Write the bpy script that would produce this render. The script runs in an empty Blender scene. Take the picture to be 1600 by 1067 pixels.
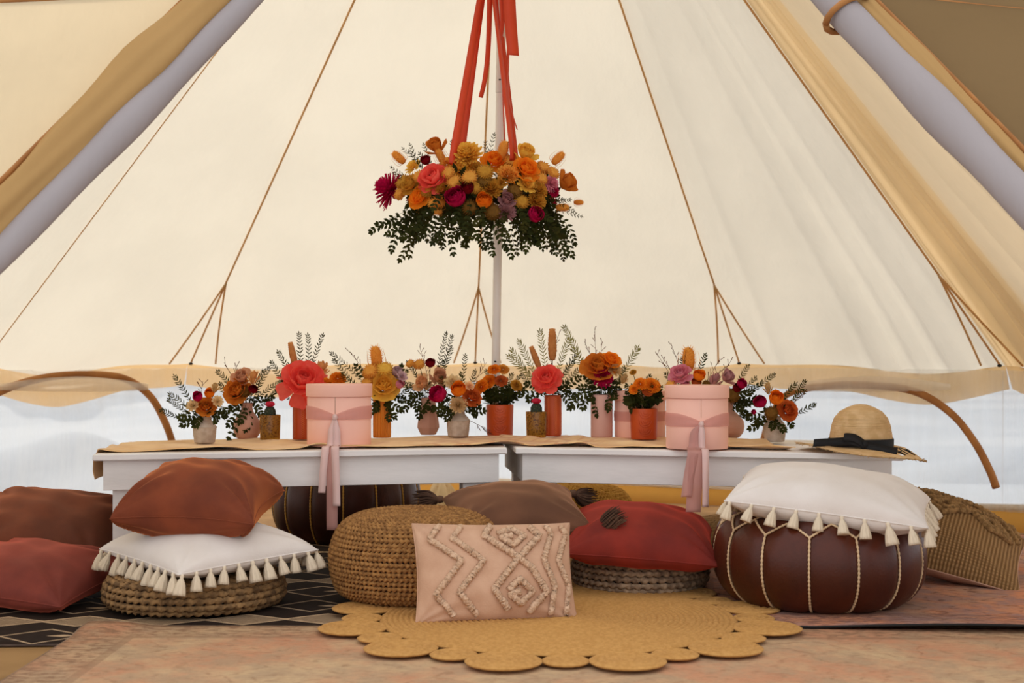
import bpy, math, random
import numpy as np
from mathutils import Vector, Matrix

# ------------------------------------------------------------------ camera, sky, sun, exposure
sc = bpy.context.scene
COL = sc.collection
FPX, HOR, CAMH = 2222.0, 547.0, 0.70
cam_d = bpy.data.cameras.new('camera'); cam = bpy.data.objects.new('camera', cam_d); COL.objects.link(cam)
cam_d.sensor_width = 36.0; cam_d.lens = FPX / 1600 * 36
cam_d.clip_start = 0.05; cam_d.clip_end = 500
cam.location = (0, 0, CAMH)
cam.rotation_euler = (math.pi / 2 + math.atan((HOR - 533.5) / FPX), 0, 0)
cam_d.dof.use_dof = True; cam_d.dof.focus_distance = 4.3; cam_d.dof.aperture_fstop = 4.5
sc.camera = cam

world = bpy.data.worlds.new('sky'); sc.world = world; world.use_nodes = True
wb = world.node_tree.nodes['Background']
wb.inputs[0].default_value = (0.97, 0.97, 1.0, 1); wb.inputs[1].default_value = 1.3
sun_d = bpy.data.lights.new('sun', 'SUN'); sun = bpy.data.objects.new('sun', sun_d); COL.objects.link(sun)
sun_d.energy = 3.4; sun_d.angle = math.radians(9); sun_d.color = (1.0, 0.93, 0.82)
sun.rotation_euler = Vector((-0.5, 0.6, 0.62)).to_track_quat('Z', 'Y').to_euler()
sc.view_settings.view_transform = 'Standard'; sc.view_settings.look = 'None'
sc.view_settings.gamma = 1.0; sc.view_settings.use_curve_mapping = False
sc.view_settings.exposure = 0.0
sc.cycles.max_bounces = 10; sc.cycles.diffuse_bounces = 5; sc.cycles.transparent_max_bounces = 12

RNG = random.Random(7)
NP = np.random.RandomState(11)
PI = math.pi
def R(d): return math.radians(d)

# ------------------------------------------------------------------ places
def P(px, py, Y): return Vector(((px - 800) / FPX * Y, Y, CAMH - (py - HOR) / FPX * Y))
def FL(px, py, z=0.0):
    Y = (CAMH - z) * FPX / (py - HOR); return Vector(((px - 800) / FPX * Y, Y, z))
ZT = 0.40
def TB(px, py): return FL(px, py, ZT + 0.005)
PX, PY, ZA, AX = -0.067, 4.98, 3.12, -0.017
RE, ZE = 2.36, 0.635

# ------------------------------------------------------------------ materials
def lin(c): return tuple(((x / 255) / 12.92 if x <= 10 else ((x / 255 + 0.055) / 1.055) ** 2.4) for x in c) + (1.0,)
MATS = {}
class NT:
    def __init__(s, name):
        s.m = bpy.data.materials.new(name); s.m.use_nodes = True; s.t = s.m.node_tree; s.t.nodes.clear()
        s.out = s.n('ShaderNodeOutputMaterial')
    def n(s, k, **kw):
        x = s.t.nodes.new(k)
        for a, b in kw.items(): setattr(x, a, b)
        return x
    def put(s, sock, v):
        if hasattr(v, 'is_output'): s.t.links.new(v, sock)
        elif isinstance(v, (tuple, list)) and len(v) == 4 and sock.type != 'RGBA': sock.default_value = v[:3]
        else: sock.default_value = v
    def m_(s, op, a, b=0.0, c=0.0):
        x = s.n('ShaderNodeMath', operation=op); s.put(x.inputs[0], a); s.put(x.inputs[1], b); s.put(x.inputs[2], c); return x.outputs[0]
    def mix(s, f, a, b):
        x = s.n('ShaderNodeMix', data_type='RGBA'); s.put(x.inputs[0], f); s.put(x.inputs[6], a); s.put(x.inputs[7], b); return x.outputs[2]
    def noise(s, vec, scale, detail=3, rough=.55):
        x = s.n('ShaderNodeTexNoise'); s.put(x.inputs['Vector'], vec); x.inputs['Scale'].default_value = scale
        x.inputs['Detail'].default_value = detail; x.inputs['Roughness'].default_value = rough; return x.outputs[0]
    def coord(s, stretch=None):
        c = s.n('ShaderNodeTexCoord').outputs['Object']
        if stretch:
            mp = s.n('ShaderNodeMapping'); s.t.links.new(c, mp.inputs[0]); mp.inputs['Scale'].default_value = stretch; return mp.outputs[0]
        return c
    def ramp(s, f, lo, hi):
        x = s.n('ShaderNodeMapRange'); x.interpolation_type = 'SMOOTHSTEP'; s.put(x.inputs[0], f)
        x.inputs[1].default_value = lo; x.inputs[2].default_value = hi; return x.outputs[0]
    def bump(s, h, strength, dist=.01):
        x = s.n('ShaderNodeBump'); x.inputs['Strength'].default_value = strength; x.inputs['Distance'].default_value = dist
        s.t.links.new(h, x.inputs['Height']); return x.outputs[0]
    def bsdf(s, col, rough=.7, nor=None, sheen=0, spec=.5, metal=0, coat=0):
        b = s.n('ShaderNodeBsdfPrincipled'); s.put(b.inputs['Base Color'], col); s.put(b.inputs['Roughness'], rough)
        b.inputs['Specular IOR Level'].default_value = spec; b.inputs['Metallic'].default_value = metal
        b.inputs['Sheen Weight'].default_value = sheen; b.inputs['Sheen Roughness'].default_value = .35
        b.inputs['Coat Weight'].default_value = coat
        if nor is not None: s.t.links.new(nor, b.inputs['Normal'])
        return b
    def done(s, shader): s.t.links.new(shader.outputs[0] if hasattr(shader, 'outputs') else shader, s.out.inputs[0]); return s.m

def mat(name, c1, c2=None, rough=.7, ns=9, bump=0, bs=120, bd=.003, sheen=0, spec=.4, metal=0, trans=0, stretch=None, coat=0, bstretch=None, tint=None):
    if name in MATS: return MATS[name]
    N = NT(name); co = N.coord(stretch)
    c2 = c2 or tuple(max(0, int(x * .82)) for x in c1)
    f = N.ramp(N.noise(co, ns, 4), .3, .7)
    col = N.mix(f, lin(c1), lin(c2)); nor = None
    if bump: nor = N.bump(N.noise(N.coord(bstretch) if bstretch else co, bs, 2), bump, bd)
    b = N.bsdf(col, rough, nor, sheen, spec, metal, coat)
    if sheen: b.inputs['Sheen Tint'].default_value = lin(tint or tuple(min(255, int(x * 1.15 + 20)) for x in c1))
    if trans:
        t = N.n('ShaderNodeBsdfTranslucent'); N.put(t.inputs[0], col)
        mx = N.n('ShaderNodeMixShader'); mx.inputs[0].default_value = trans
        N.t.links.new(b.outputs[0], mx.inputs[1]); N.t.links.new(t.outputs[0], mx.inputs[2]); N.done(mx)
    else: N.done(b)
    MATS[name] = N.m; return N.m

def canvas_mat(name, dcol, tcol, f, wear=.06):
    N = NT(name); co = N.coord()
    n = N.ramp(N.noise(co, 2.2, 5), .3, .7)
    weave = N.noise(N.coord((1, 1, .08)), 14, 3)
    nor = N.bump(weave, .25, .02)
    dk = tuple(x * (1 - wear) for x in dcol[:3]) + (1,); tk = tuple(x * (1 - wear) for x in tcol[:3]) + (1,)
    d = N.n('ShaderNodeBsdfDiffuse'); N.put(d.inputs[0], N.mix(n, dcol, dk)); N.t.links.new(nor, d.inputs[2])
    t = N.n('ShaderNodeBsdfTranslucent'); N.put(t.inputs[0], N.mix(n, tcol, tk)); N.t.links.new(nor, t.inputs[1])
    mx = N.n('ShaderNodeMixShader'); mx.inputs[0].default_value = f
    N.t.links.new(d.outputs[0], mx.inputs[1]); N.t.links.new(t.outputs[0], mx.inputs[2]); return N.done(mx)

def sheer_mat(name, col, clear, tr=.5):
    N = NT(name)
    d = N.n('ShaderNodeBsdfDiffuse'); d.inputs[0].default_value = col
    t = N.n('ShaderNodeBsdfTranslucent'); t.inputs[0].default_value = col
    a = N.n('ShaderNodeMixShader'); a.inputs[0].default_value = tr
    N.t.links.new(d.outputs[0], a.inputs[1]); N.t.links.new(t.outputs[0], a.inputs[2])
    p = N.n('ShaderNodeBsdfTransparent'); mx = N.n('ShaderNodeMixShader')
    weave = N.ramp(N.noise(N.coord((1, 1, .15)), 18, 3), .25, .75)
    N.put(mx.inputs[0], N.m_('MULTIPLY_ADD', weave, .12, clear - .06))
    N.t.links.new(a.outputs[0], mx.inputs[1]); N.t.links.new(p.outputs[0], mx.inputs[2]); return N.done(mx)

M_CANVAS = canvas_mat('cream_canvas', (.85, .805, .69, 1), (.70, .655, .545, 1), .46)
M_CANVAS2 = canvas_mat('tan_canvas', (.62, .42, .20, 1), (.62, .40, .17, 1), .45)
M_VALANCE = canvas_mat('valance_canvas', (.66, .46, .24, 1), (.70, .46, .22, 1), .5)
M_ROLL = canvas_mat('rolled_canvas', (.58, .35, .14, 1), (.5, .28, .10, 1), .25)
M_LINING = canvas_mat('white_lining', (.52, .465, .46, 1), (.5, .44, .43, 1), .3)
M_SHEER = sheer_mat('sheer_mesh', (.74, .73, .71, 1), .62)
M_SHEER_C = sheer_mat('cream_sheer', (.85, .78, .66, 1), .3)
M_ROPE = mat('seam_rope', (232, 196, 140), (216, 176, 118), rough=.9, trans=.4)
M_GSHEET = canvas_mat('groundsheet_rim', (.46, .23, .06, 1), (.58, .27, .05, 1), .5)
M_RIMTOP = canvas_mat('rim_hem', (.80, .70, .52, 1), (.8, .66, .42, 1), .4)
M_FLOOR = mat('groundsheet', (160, 122, 72), (134, 98, 52), rough=.9, ns=5, bump=.3, bs=40)
M_SAND = mat('white_sand', (172, 177, 181), (152, 160, 168), rough=1, ns=.35, bump=.5, bs=3, bd=.05, spec=.1)
M_POLE = mat('pole_metal', (244, 236, 226), (230, 222, 212), rough=.25, metal=0.0, ns=3)
M_WHITE = mat('white_paint', (244, 239, 234), (232, 227, 222), rough=.55, ns=6, bump=.15, bs=60, stretch=(.6, 3, 3))
M_DARKHOLE = mat('dark_hole', (40, 34, 28))

# ------------------------------------------------------------------ mesh helpers
def mesh(name, V, F, m=None, smooth=True):
    me = bpy.data.meshes.new(name)
    me.from_pydata([tuple(map(float, v)) for v in V], [], [tuple(map(int, f)) for f in F])
    if smooth: me.polygons.foreach_set('use_smooth', [True] * len(me.polygons))
    if m is not None:
        for x in (m if isinstance(m, (list, tuple)) else [m]): me.materials.append(x)
    me.update(); return me
def link(name, me, parent=None, loc=None, rot=None, scale=None, mtx=None):
    o = bpy.data.objects.new(name, me); COL.objects.link(o)
    if parent is not None: o.parent = parent
    if mtx is not None: o.matrix_local = mtx
    if loc is not None: o.location = loc
    if rot is not None: o.rotation_euler = rot
    if scale is not None: o.scale = (scale,) * 3 if isinstance(scale, (int, float)) else scale
    return o
def mk(name, V, F, m, parent=None, smooth=True, **kw): return link(name, mesh(name, V, F, m, smooth), parent, **kw)
def tag(o, label=None, cat=None, group=None, kind=None):
    for k, v in (('label', label), ('category', cat), ('group', group), ('kind', kind)):
        if v: o[k] = v
    return o
def thing(name, label, cat, loc=(0, 0, 0), rot=(0, 0, 0), group=None):
    o = link(name, None, loc=loc, rot=rot); o.empty_display_size = .05; return tag(o, label, cat, group)
def grid_faces(nu, nv, wrap_u=False, off=0):
    F = []
    for i in range(nu - (0 if wrap_u else 1)):
        j = (i + 1) % nu
        for k in range(nv - 1):
            F.append((off + i * nv + k, off + j * nv + k, off + j * nv + k + 1, off + i * nv + k + 1))
    return F
def lathe(prof, seg=40, mod=None, cap=True):
    V = []; n = len(prof)
    for i in range(seg):
        a = 2 * PI * i / seg
        for k, (r, z) in enumerate(prof):
            rr = r * (mod(a, k / (n - 1), r, z) if mod else 1); V.append((rr * math.cos(a), rr * math.sin(a), z))
    F = grid_faces(seg, n, True)
    if cap:
        if prof[0][0] > 1e-4: F.append(tuple(i * n for i in range(seg))[::-1])
        if prof[-1][0] > 1e-4: F.append(tuple(i * n + n - 1 for i in range(seg)))
    return V, F
def frames(pts):
    pts = [Vector(p) for p in pts]; T = []
    for i in range(len(pts)):
        a = pts[max(0, i - 1)]; b = pts[min(len(pts) - 1, i + 1)]; T.append((b - a).normalized())
    n = T[0].orthogonal().normalized(); out = []
    for i, t in enumerate(T):
        n = (n - t * n.dot(t))
        if n.length < 1e-6: n = t.orthogonal()
        n.normalize(); out.append((pts[i], t, n, t.cross(n)))
    return out
def tube(pts, rad, sides=6, closed=False):
    fr = frames(pts); V = []; n = len(fr)
    for i, (p, t, a, b) in enumerate(fr):
        r = rad[i] if isinstance(rad, (list, tuple, np.ndarray)) else rad
        for k in range(sides):
            w = 2 * PI * k / sides; V.append(p + a * (r * math.cos(w)) + b * (r * math.sin(w)))
    F = [(i * sides + k, i * sides + (k + 1) % sides, (i + 1) * sides + (k + 1) % sides, (i + 1) * sides + k) for i in range(n - 1) for k in range(sides)]
    F += [tuple(range(sides))[::-1], tuple((n - 1) * sides + k for k in range(sides))]
    return V, F
def join(parts):
    V = []; F = []
    for v, f in parts:
        o = len(V); V += list(v); F += [tuple(i + o for i in x) for x in f]
    return V, F
def box(x0, x1, y0, y1, z0, z1, b=.003):
    V = []; F = []
    def ring(z, i): return [(x0 + i, y0 + i, z), (x1 - i, y0 + i, z), (x1 - i, y1 - i, z), (x0 + i, y1 - i, z)]
    for z, i in ((z0, b), (z0 + b, 0), (z1 - b, 0), (z1, b)): V += ring(z, i)
    for k in range(3):
        for j in range(4): F.append((k * 4 + j, k * 4 + (j + 1) % 4, k * 4 + 4 + (j + 1) % 4, k * 4 + 4 + j))
    return V, F + [(3, 2, 1, 0), (12, 13, 14, 15)]
def spline(keys, n):
    K = [Vector(k) for k in keys]; out = []; m = len(K) - 1
    for i in range(n):
        s = i / (n - 1) * m; k = min(int(s), m - 1); t = s - k
        p0, p1, p2, p3 = K[max(k - 1, 0)], K[k], K[k + 1], K[min(k + 2, m)]
        out.append(.5 * ((2 * p1) + (p2 - p0) * t + (2 * p0 - 5 * p1 + 4 * p2 - p3) * t * t + (3 * p1 - p0 - 3 * p2 + p3) * t ** 3))
    return out
def strip(pts, side, th=.0012, widths=None):
    """a flat ribbon: pts centre line, side = half width vector or list"""
    n = len(pts); V = []
    for i, p in enumerate(pts):
        p = Vector(p); s = Vector(side[i] if isinstance(side, list) else side)
        a = Vector(pts[max(0, i - 1)]); b = Vector(pts[min(n - 1, i + 1)]); t = (b - a).normalized()
        nn = t.cross(s).normalized() * th
        V += [p - s - nn, p + s - nn, p + s + nn, p - s + nn]
    F = []
    for i in range(n - 1):
        for k in range(4): F.append((i * 4 + k, i * 4 + (k + 1) % 4, i * 4 + 4 + (k + 1) % 4, i * 4 + 4 + k))
    return V, F + [(3, 2, 1, 0), (n * 4 - 4, n * 4 - 3, n * 4 - 2, n * 4 - 1)]
def zrot(d):
    return Vector(d).normalized().to_track_quat('Z', 'Y').to_matrix().to_4x4()

# ------------------------------------------------------------------ tent: ground, floor, walls, roof, door
def sm(a, b, x):
    t = min(1, max(0, (x - a) / (b - a))); return t * t * (3 - 2 * t)
def floor_z(Y): return -0.06 * sm(5.0, 6.4, Y)
def build_ground():
    V = []; rings = [0, 3, 4, 6, 9, 14, 22, 40, 80, 200]; seg = 64
    for i in range(seg):
        a = 2 * PI * i / seg
        for r in rings:
            x, y = r * math.sin(a), r * math.cos(a)
            z = -.10 if r < 5 else -.10 + .18 * math.sin(a * 5 + r) * sm(5, 12, r) * (1 if r < 30 else .3)
            V.append((PX + x, PY + y, z))
    g = mk('ground', V, grid_faces(seg, len(rings), True), M_SAND); tag(g, 'pale white sand ground seen through the tent wall', 'ground', kind='structure')
    # drifts of sand outside the windows
    for k, (px, Y, rx, h, rz) in enumerate(((60, 8.6, 1.0, .30, .3), (1640, 9.2, 1.6, .2, -.2))):
        n = 28; V = []; c = Vector(((px - 800) / FPX * Y, Y, -.14))
        for i in range(n):
            for j in range(n):
                u, v = i / (n - 1) * 2 - 1, j / (n - 1) * 2 - 1
                q = max(0, 1 - u * u) * max(0, 1 - v * v)
                V.append((c.x + u * rx, c.y + v * .8, c.z + h * q * (1 + .25 * math.sin(u * 5 + k) * math.cos(v * 4))))
        o = mk('sand_drift', V, grid_faces(n, n), M_SAND)
        tag(o, ('low white sand drift outside the left arched window', 'low white sand drift outside the right arched window')[k], 'sand', kind='structure')
build_ground()

def build_floor():
    V = []; seg = 96; rings = np.linspace(0.0, RE, 14)
    for i in range(seg):
        a = 2 * PI * i / seg
        for r in rings:
            y = PY + r * math.cos(a); V.append((PX + r * math.sin(a), y, floor_z(y) - .012))
    f = mk('floor', V, grid_faces(seg, len(rings), True), M_FLOOR); tag(f, 'beige canvas groundsheet covering the tent floor', 'floor', kind='structure')
    n = 48; V = []; hem = []
    for i in range(n + 1):
        a = R(-118 + 236 * i / n); y = PY + RE * math.cos(a); x = PX + RE * math.sin(a); z = floor_z(y)
        wob = .008 * math.sin(i * 1.7)
        for dr, dz in ((-.035, -.010), (-.012, .012), (0, .045), (.006, .085 + wob)):
            V.append((x + dr * math.sin(a), y + dr * math.cos(a), z + dz))
        hem.append((x, y, z + .085 + wob))
    rim = mk('rim', V, grid_faces(n + 1, 4), M_GSHEET, f); rim['label'] = 'orange upturned edge of the groundsheet'
    v, F = strip(hem, [Vector((0, 0, .013))] * len(hem), .006); mk('rim_hem', v, F, M_RIMTOP, f)
build_floor()

def cone(th, t, dr=0.0, dz=0.0):
    r = RE * t + dr; cx = PX + (AX - PX) * (1 - t)
    return Vector((cx + r * math.sin(th), PY + r * math.cos(th), ZA - (ZA - ZE) * t + dz))
DL, DR = -142.0, 120.0
SEAMS = [DL, -118, -92, -66, -39, -3, 30.5, 65, 75, 97, DR]
roof = thing('ceiling', 'cream canvas bell tent roof rising to a point', 'tent roof'); roof['kind'] = 'structure'
def roof_panel(a0, a1, k, outer=0.0, m=M_CANVAS):
    nu, nv = 70, 30; V = []
    for i in range(nu):
        s = i / (nu - 1); th = R(a0 + (a1 - a0) * s)
        for j in range(nv):
            t = .035 + .965 * j / (nv - 1)
            bell = math.sin(PI * s)
            sag = -.05 * bell * math.sin(PI * min(1, t * .95)) * (.6 if a1 - a0 < 15 else 1)
            wr = 0
            if a0 > 0: wr = .024 * (1 - abs(math.sin(s * 16 + k + 1.3 * math.sin(s * 9)))) ** 2 * t ** 2.4 * (.5 + s) + .014 * math.sin(s * 17 + 2.1 * t + k * 2) * t ** 2
            elif a0 < -30: wr = .006 * math.sin(s * 15 + 3 * t + k) * t ** 2.5
            wr *= min(1, 9 * s * (1 - s))
            edge = .025 * math.sin(PI * s * 2 + k) * bell * sm(.85, 1, t)
            sc_ = -.045 * (1 - bell) * 0
            V.append(cone(th, t, sag + wr + outer, edge + sc_ - .03 * bell * sm(.9, 1, t)))
    return mk('canvas_panel', V, grid_faces(nu, nv), m, roof)
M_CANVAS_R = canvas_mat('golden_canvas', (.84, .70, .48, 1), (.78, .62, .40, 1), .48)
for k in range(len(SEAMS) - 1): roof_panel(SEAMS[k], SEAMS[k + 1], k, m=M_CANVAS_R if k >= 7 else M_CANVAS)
dbl = roof_panel(65, 75, 7, outer=.03, m=canvas_mat('overlap_canvas', (.8, .7, .5, 1), (.86, .72, .50, 1), .82)); dbl.name = 'canvas_overlap'; dbl['label'] = 'second layer of canvas over the seam'
def on_roof(a, t, lift=-.012): return cone(R(a), t, lift)
for a in (-39, -3, 30.5, 65):
    v, F = tube([on_roof(a, .05 + .80 * i / 30) for i in range(31)], .0045, 6); mk('seam_rope', v, F, M_ROPE, roof)
    for da in (-2.7, 0, 3.2):
        v, F = tube([on_roof(a + da * i / 12, .85 + .15 * i / 12, -.014 - .012 * (i / 12)) for i in range(13)], .0045, 6)
        mk('seam_branch', v, F, M_ROPE, roof)
    c = on_roof(a, 1.0, -.03); v, F = lathe([(.0, -.007), (.008, -.005), (.011, 0), (.008, .005), (0, .007)], 10)
    mk('grommet', v, F, M_DARKHOLE, roof, loc=c)
for a in (-92, -66):
    v, F = tube([on_roof(a, .05 + .95 * i / 30) for i in range(31)], .0025, 6); mk('seam_rope', v, F, M_ROPE, roof)

wall = thing('wall_back', 'low sheer mesh wall below the tent roof', 'tent wall'); wall['kind'] = 'structure'
for k in range(1, len(SEAMS) - 2):
    a0, a1 = SEAMS[k], SEAMS[k + 1]
    nu, nv = 40, 8; V = []; W = []
    for i in range(nu):
        s = i / (nu - 1); a = R(a0 + (a1 - a0) * s); bell = math.sin(PI * s)
        y = PY + RE * math.cos(a); zb = floor_z(y) + .07
        fold = .006 * math.sin(s * 40 + k) + (.012 * math.sin(s * 70) * sm(.75, 1, s) if k >= 6 else 0)
        for j in range(nv):
            q = j / (nv - 1); r = RE - .02 + fold * (1 - .5 * q) - .03 * bell * math.sin(PI * q)
            V.append((PX + r * math.sin(a), PY + r * math.cos(a), ZE - .02 + (zb - ZE + .02) * q))
        lo = .10 + .035 * bell + .012 * math.sin(s * 9 + k * 1.3) * bell
        ez = .025 * math.sin(PI * s * 2 + k) * bell - .03 * bell
        for j in range(6):
            q = j / 5; r = RE + .004 + .03 * q + .012 * math.sin(s * 23 + k) * q
            W.append((PX + r * math.sin(a), PY + r * math.cos(a), ZE + ez - lo * q))
    mk('mesh_panel', V, grid_faces(nu, nv), M_SHEER, wall)
    o = mk('valance', W, grid_faces(nu, 6), M_VALANCE, wall)

def wall_pt(px, py, rr=RE - .045):
    lo, hi = PY, PY + 3
    kx = (px - 800) / FPX
    for _ in range(50):
        y = (lo + hi) / 2
        if (kx * y - PX) ** 2 + (y - PY) ** 2 > rr * rr: hi = y
        else: lo = y
    return P(px, py, lo)
M_PIPE = mat('brown_binding', (176, 118, 62), (150, 96, 46), rough=.8)
for k, (keys, lab) in enumerate((
    ([(-105, 745), (-85, 690), (-50, 645), (0, 612), (60, 592), (125, 585), (190, 590), (232, 616), (256, 655), (272, 700), (280, 745)], 'left arched window with brown binding'),
    ([(1182, 752), (1190, 700), (1205, 650), (1232, 615), (1290, 603), (1360, 602), (1430, 612), (1485, 645), (1522, 690), (1546, 735), (1556, 762)], 'right arched window with brown binding'))):
    w = thing('window_%d' % (k + 1), lab, 'window'); w['kind'] = 'structure'
    v, F = tube(spline([wall_pt(*q) for q in keys], 60), .017, 8); mk('window_frame', v, F, M_PIPE, w)
    # rolled blind hanging inside the arch top
    xs = [keys[3][0] + (keys[7][0] - keys[3][0]) * i / 24 for i in range(25)]; V = []
    for i, x in enumerate(xs):
        s = i / 24; b = math.sin(PI * s)
        for j in range(5):
            q = j / 4; V.append(wall_pt(x, 588 + 24 * (1 - b) * .5 + q * (10 + 14 * b), RE - .06 - .01 * math.sin(PI * q)))
    mk('window_blind', V, grid_faces(25, 5), M_SHEER_C, w)

AFR = ((P(300, 0, 3.6), P(0, 300, 3.25)), (P(1365, 10, 3.6), P(1600, 250, 3.25)))
def aframe(k, t):
    """point on the sloping door pole, t = 0 at the tent top, 1 at eave height"""
    a, b = AFR[k]; z = ZA - (ZA - ZE) * t; u = (z - a.z) / (b.z - a.z); return a + (b - a) * u
def build_door():
    for k, (a, r_tan, r_wh, lab) in enumerate(((DL, .050, .034, 'tied back left door flap'), (DR, .024, .044, 'tied back right door flap'))):
        d = thing('door_%d' % (k + 1), lab + ' rolled along the tent opening', 'tent door'); d['kind'] = 'structure'
        ax0 = (aframe(k, 1) - aframe(k, .3)).normalized(); out = Vector((0, -1, .35)).normalized(); out = (out - ax0 * out.dot(ax0)).normalized()
        tang = ax0.cross(out) ; tang = tang if tang.x * (1 if k == 0 else -1) > 0 else -tang        # towards the opening
        t0 = .16; n = 70
        def line(off, lift): return [aframe(k, t0 + 1.08 * i / (n - 1)) + tang * off + out * lift for i in range(n)]
        ll = line(r_tan * .9, .012); rr = [r_tan * (1 + .10 * math.sin(i * .41) + .06 * math.sin(i * 1.13 + 1)) for i in range(n)]
        v, F = tube(ll, rr, 36); w = []
        for i, p in enumerate(v):
            q = i // 36; ph = (i % 36) / 36 * 2 * PI; c = ll[q]
            w.append(c + (p - c) * (1 + .10 * math.sin(3 * ph + q * .22) + .06 * math.sin(7 * ph - q * .35)))
        mk('rolled_flap', w, F, M_ROLL, d)
        ll = line(r_tan * 1.75 + r_wh * .75, .004); rr = [r_wh * (1 + .10 * math.sin(i * .33 + 2) + .06 * math.sin(i * .9)) for i in range(n)]
        v, F = tube(ll, rr, 16); mk('rolled_lining', v, F, M_LINING, d)
        v, F = tube(line(-.010, .014), .007, 8); mk('edge_binding', v, F, M_PIPE, d)
        v, F = tube([aframe(k, .10 + .46 * i / 20) + tang * (r_tan * 1.75 + r_wh * 2.0) - out * .03 for i in range(21)], .010, 10); mk('door_pole', v, F, M_POLE, d)
        for t in ((.622,) if k else (.42,)):
            c = aframe(k, t) + tang * (r_tan + r_wh) + out * .005
            ring = [c + tang * ((r_tan + r_wh) * .98 * math.cos(q / 16 * 2 * PI)) + out * (.050 * math.sin(q / 16 * 2 * PI)) for q in range(17)]
            v, F = tube(ring, .009, 6); mk('tie', v, F, M_PIPE, d)
        V = []
        for i in range(24):
            t = .12 + .88 * i / 23; p, q = aframe(k, t), cone(R(a), t)
            for j in range(10): V.append(p.lerp(q, j / 9) + Vector((0, 0, -.04 * math.sin(PI * j / 9))))
        mk('gable_canvas', V, grid_faces(24, 10), M_CANVAS, d)
build_door()

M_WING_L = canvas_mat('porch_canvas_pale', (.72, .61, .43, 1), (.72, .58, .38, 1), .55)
M_WING_R = canvas_mat('porch_canvas_brown_shaded', (.25, .165, .08, 1), (.26, .15, .055, 1), .3)  # brown canvas, darkened further: shade on the right side is in the colour
def porch_wing(k, a, o, m, label):
    o = Vector(o).normalized(); nu, nv = 30, 26; V = []
    def pt(s, t, lift=0): return aframe(k, t) + o * s + Vector((0, 0, -.05 * math.sin(PI * min(1, s / 1.5)) + lift))
    for i in range(nu):
        for j in range(nv):
            s, t = .85 * i / (nu - 1), .12 + .86 * j / (nv - 1)
            V.append(pt(s, t, .012 * math.sin(t * 26 + s * 2.5) * min(1, s * 3) * (1 if k == 0 else .5) + .008 * math.sin(t * 47 - s * 4) * min(1, s * 3)))
    w = thing('door_%d' % (3 + k), label, 'tent porch'); w['kind'] = 'structure'
    mk('porch_canvas', V, grid_faces(nu, nv), m, w)
    v, F = tube([pt(.85 * i / 20, .60, -.006) for i in range(21)], .006, 6); mk('porch_seam', v, F, M_PIPE, w)
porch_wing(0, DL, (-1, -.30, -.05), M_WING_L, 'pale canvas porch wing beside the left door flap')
porch_wing(1, DR, (1, -.30, -.10), M_WING_R, 'brown shaded canvas porch wing beside the right door flap')

pole = thing('tent_pole', 'tall pale metal centre pole behind the tables', 'pole', (PX, PY, 0))
for z0, z1, r, nm in ((-.01, 1.62, .0150, 'pole_section'), (1.60, ZA - .02, .0165, 'pole_section')):
    v, F = lathe([(r * .9, z0), (r, z0 + .004), (r, z1 - .004), (r * .9, z1)], 20)
    v = [(x + (AX - PX) * max(0, z) / ZA, y, z) for x, y, z in v]; mk(nm, v, F, M_POLE, pole)
v, F = lathe([(.0, -.011), (.05, -.011), (.05, -.003), (.02, .004), (.02, .03)], 20); mk('pole_foot', v, F, M_POLE, pole)
for z in (.66, 1.645):
    v, F = lathe([(.0, -.003), (.004, -.002), (.004, .002), (0, .003)], 8); mk('rivet', v, F, M_DARKHOLE, pole, loc=((AX - PX) * z / ZA - .002, -.0155, z))

# ------------------------------------------------------------------ tables and runner
TABS = []
def build_table(ox, oy, ang, L, D, back, label):
    c, s = math.cos(R(ang)), math.sin(R(ang)); d = Vector((back, 1, 0)).normalized(); k = (d.x * c + d.y * s) / (-d.x * s + d.y * c)
    def box(*a): V, F = globals()['box'](*a); return [(x + k * y, y, z) for x, y, z in V], F
    t = thing('low_table', label, 'table', (ox, oy, 0), (0, 0, R(ang)), 'white picnic tables')
    v, F = box(0, L, 0, D, ZT - .019, ZT, .003); mk('table_top', v, F, M_WHITE, t, smooth=False)
    zb, za = .293, ZT - .019
    for a in ((.024, L - .024, .026, .046), (.024, L - .024, D - .046, D - .026)):
        v, F = box(*a, zb, za, .0015); mk('apron', v, F, M_WHITE, t, smooth=False)
    for a in ((.024, .044, .046, D - .046), (L - .044, L - .024, .046, D - .046)):
        v, F = box(*a, zb, za, .0015); mk('apron', v, F, M_WHITE, t, smooth=False)
    for x in (.046, L - .046 - .09):
        for y in (.047, D - .047 - .07):
            v, F = box(x, x + .09, y, y + .07, -.008, za, .002); mk('leg', v, F, M_WHITE, t, smooth=False)
    TABS.append((Vector((ox, oy, 0)), Vector((c, s, 0)), d, L, D))
build_table(-1.206, 4.09, 13, 1.222, .60, -.06, 'white painted low wooden table on the left, under the brown velvet cushion')
build_table(.012, 4.372, -14, 1.150, .60, -.10, 'white painted low wooden table on the right, with the straw hat')

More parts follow.
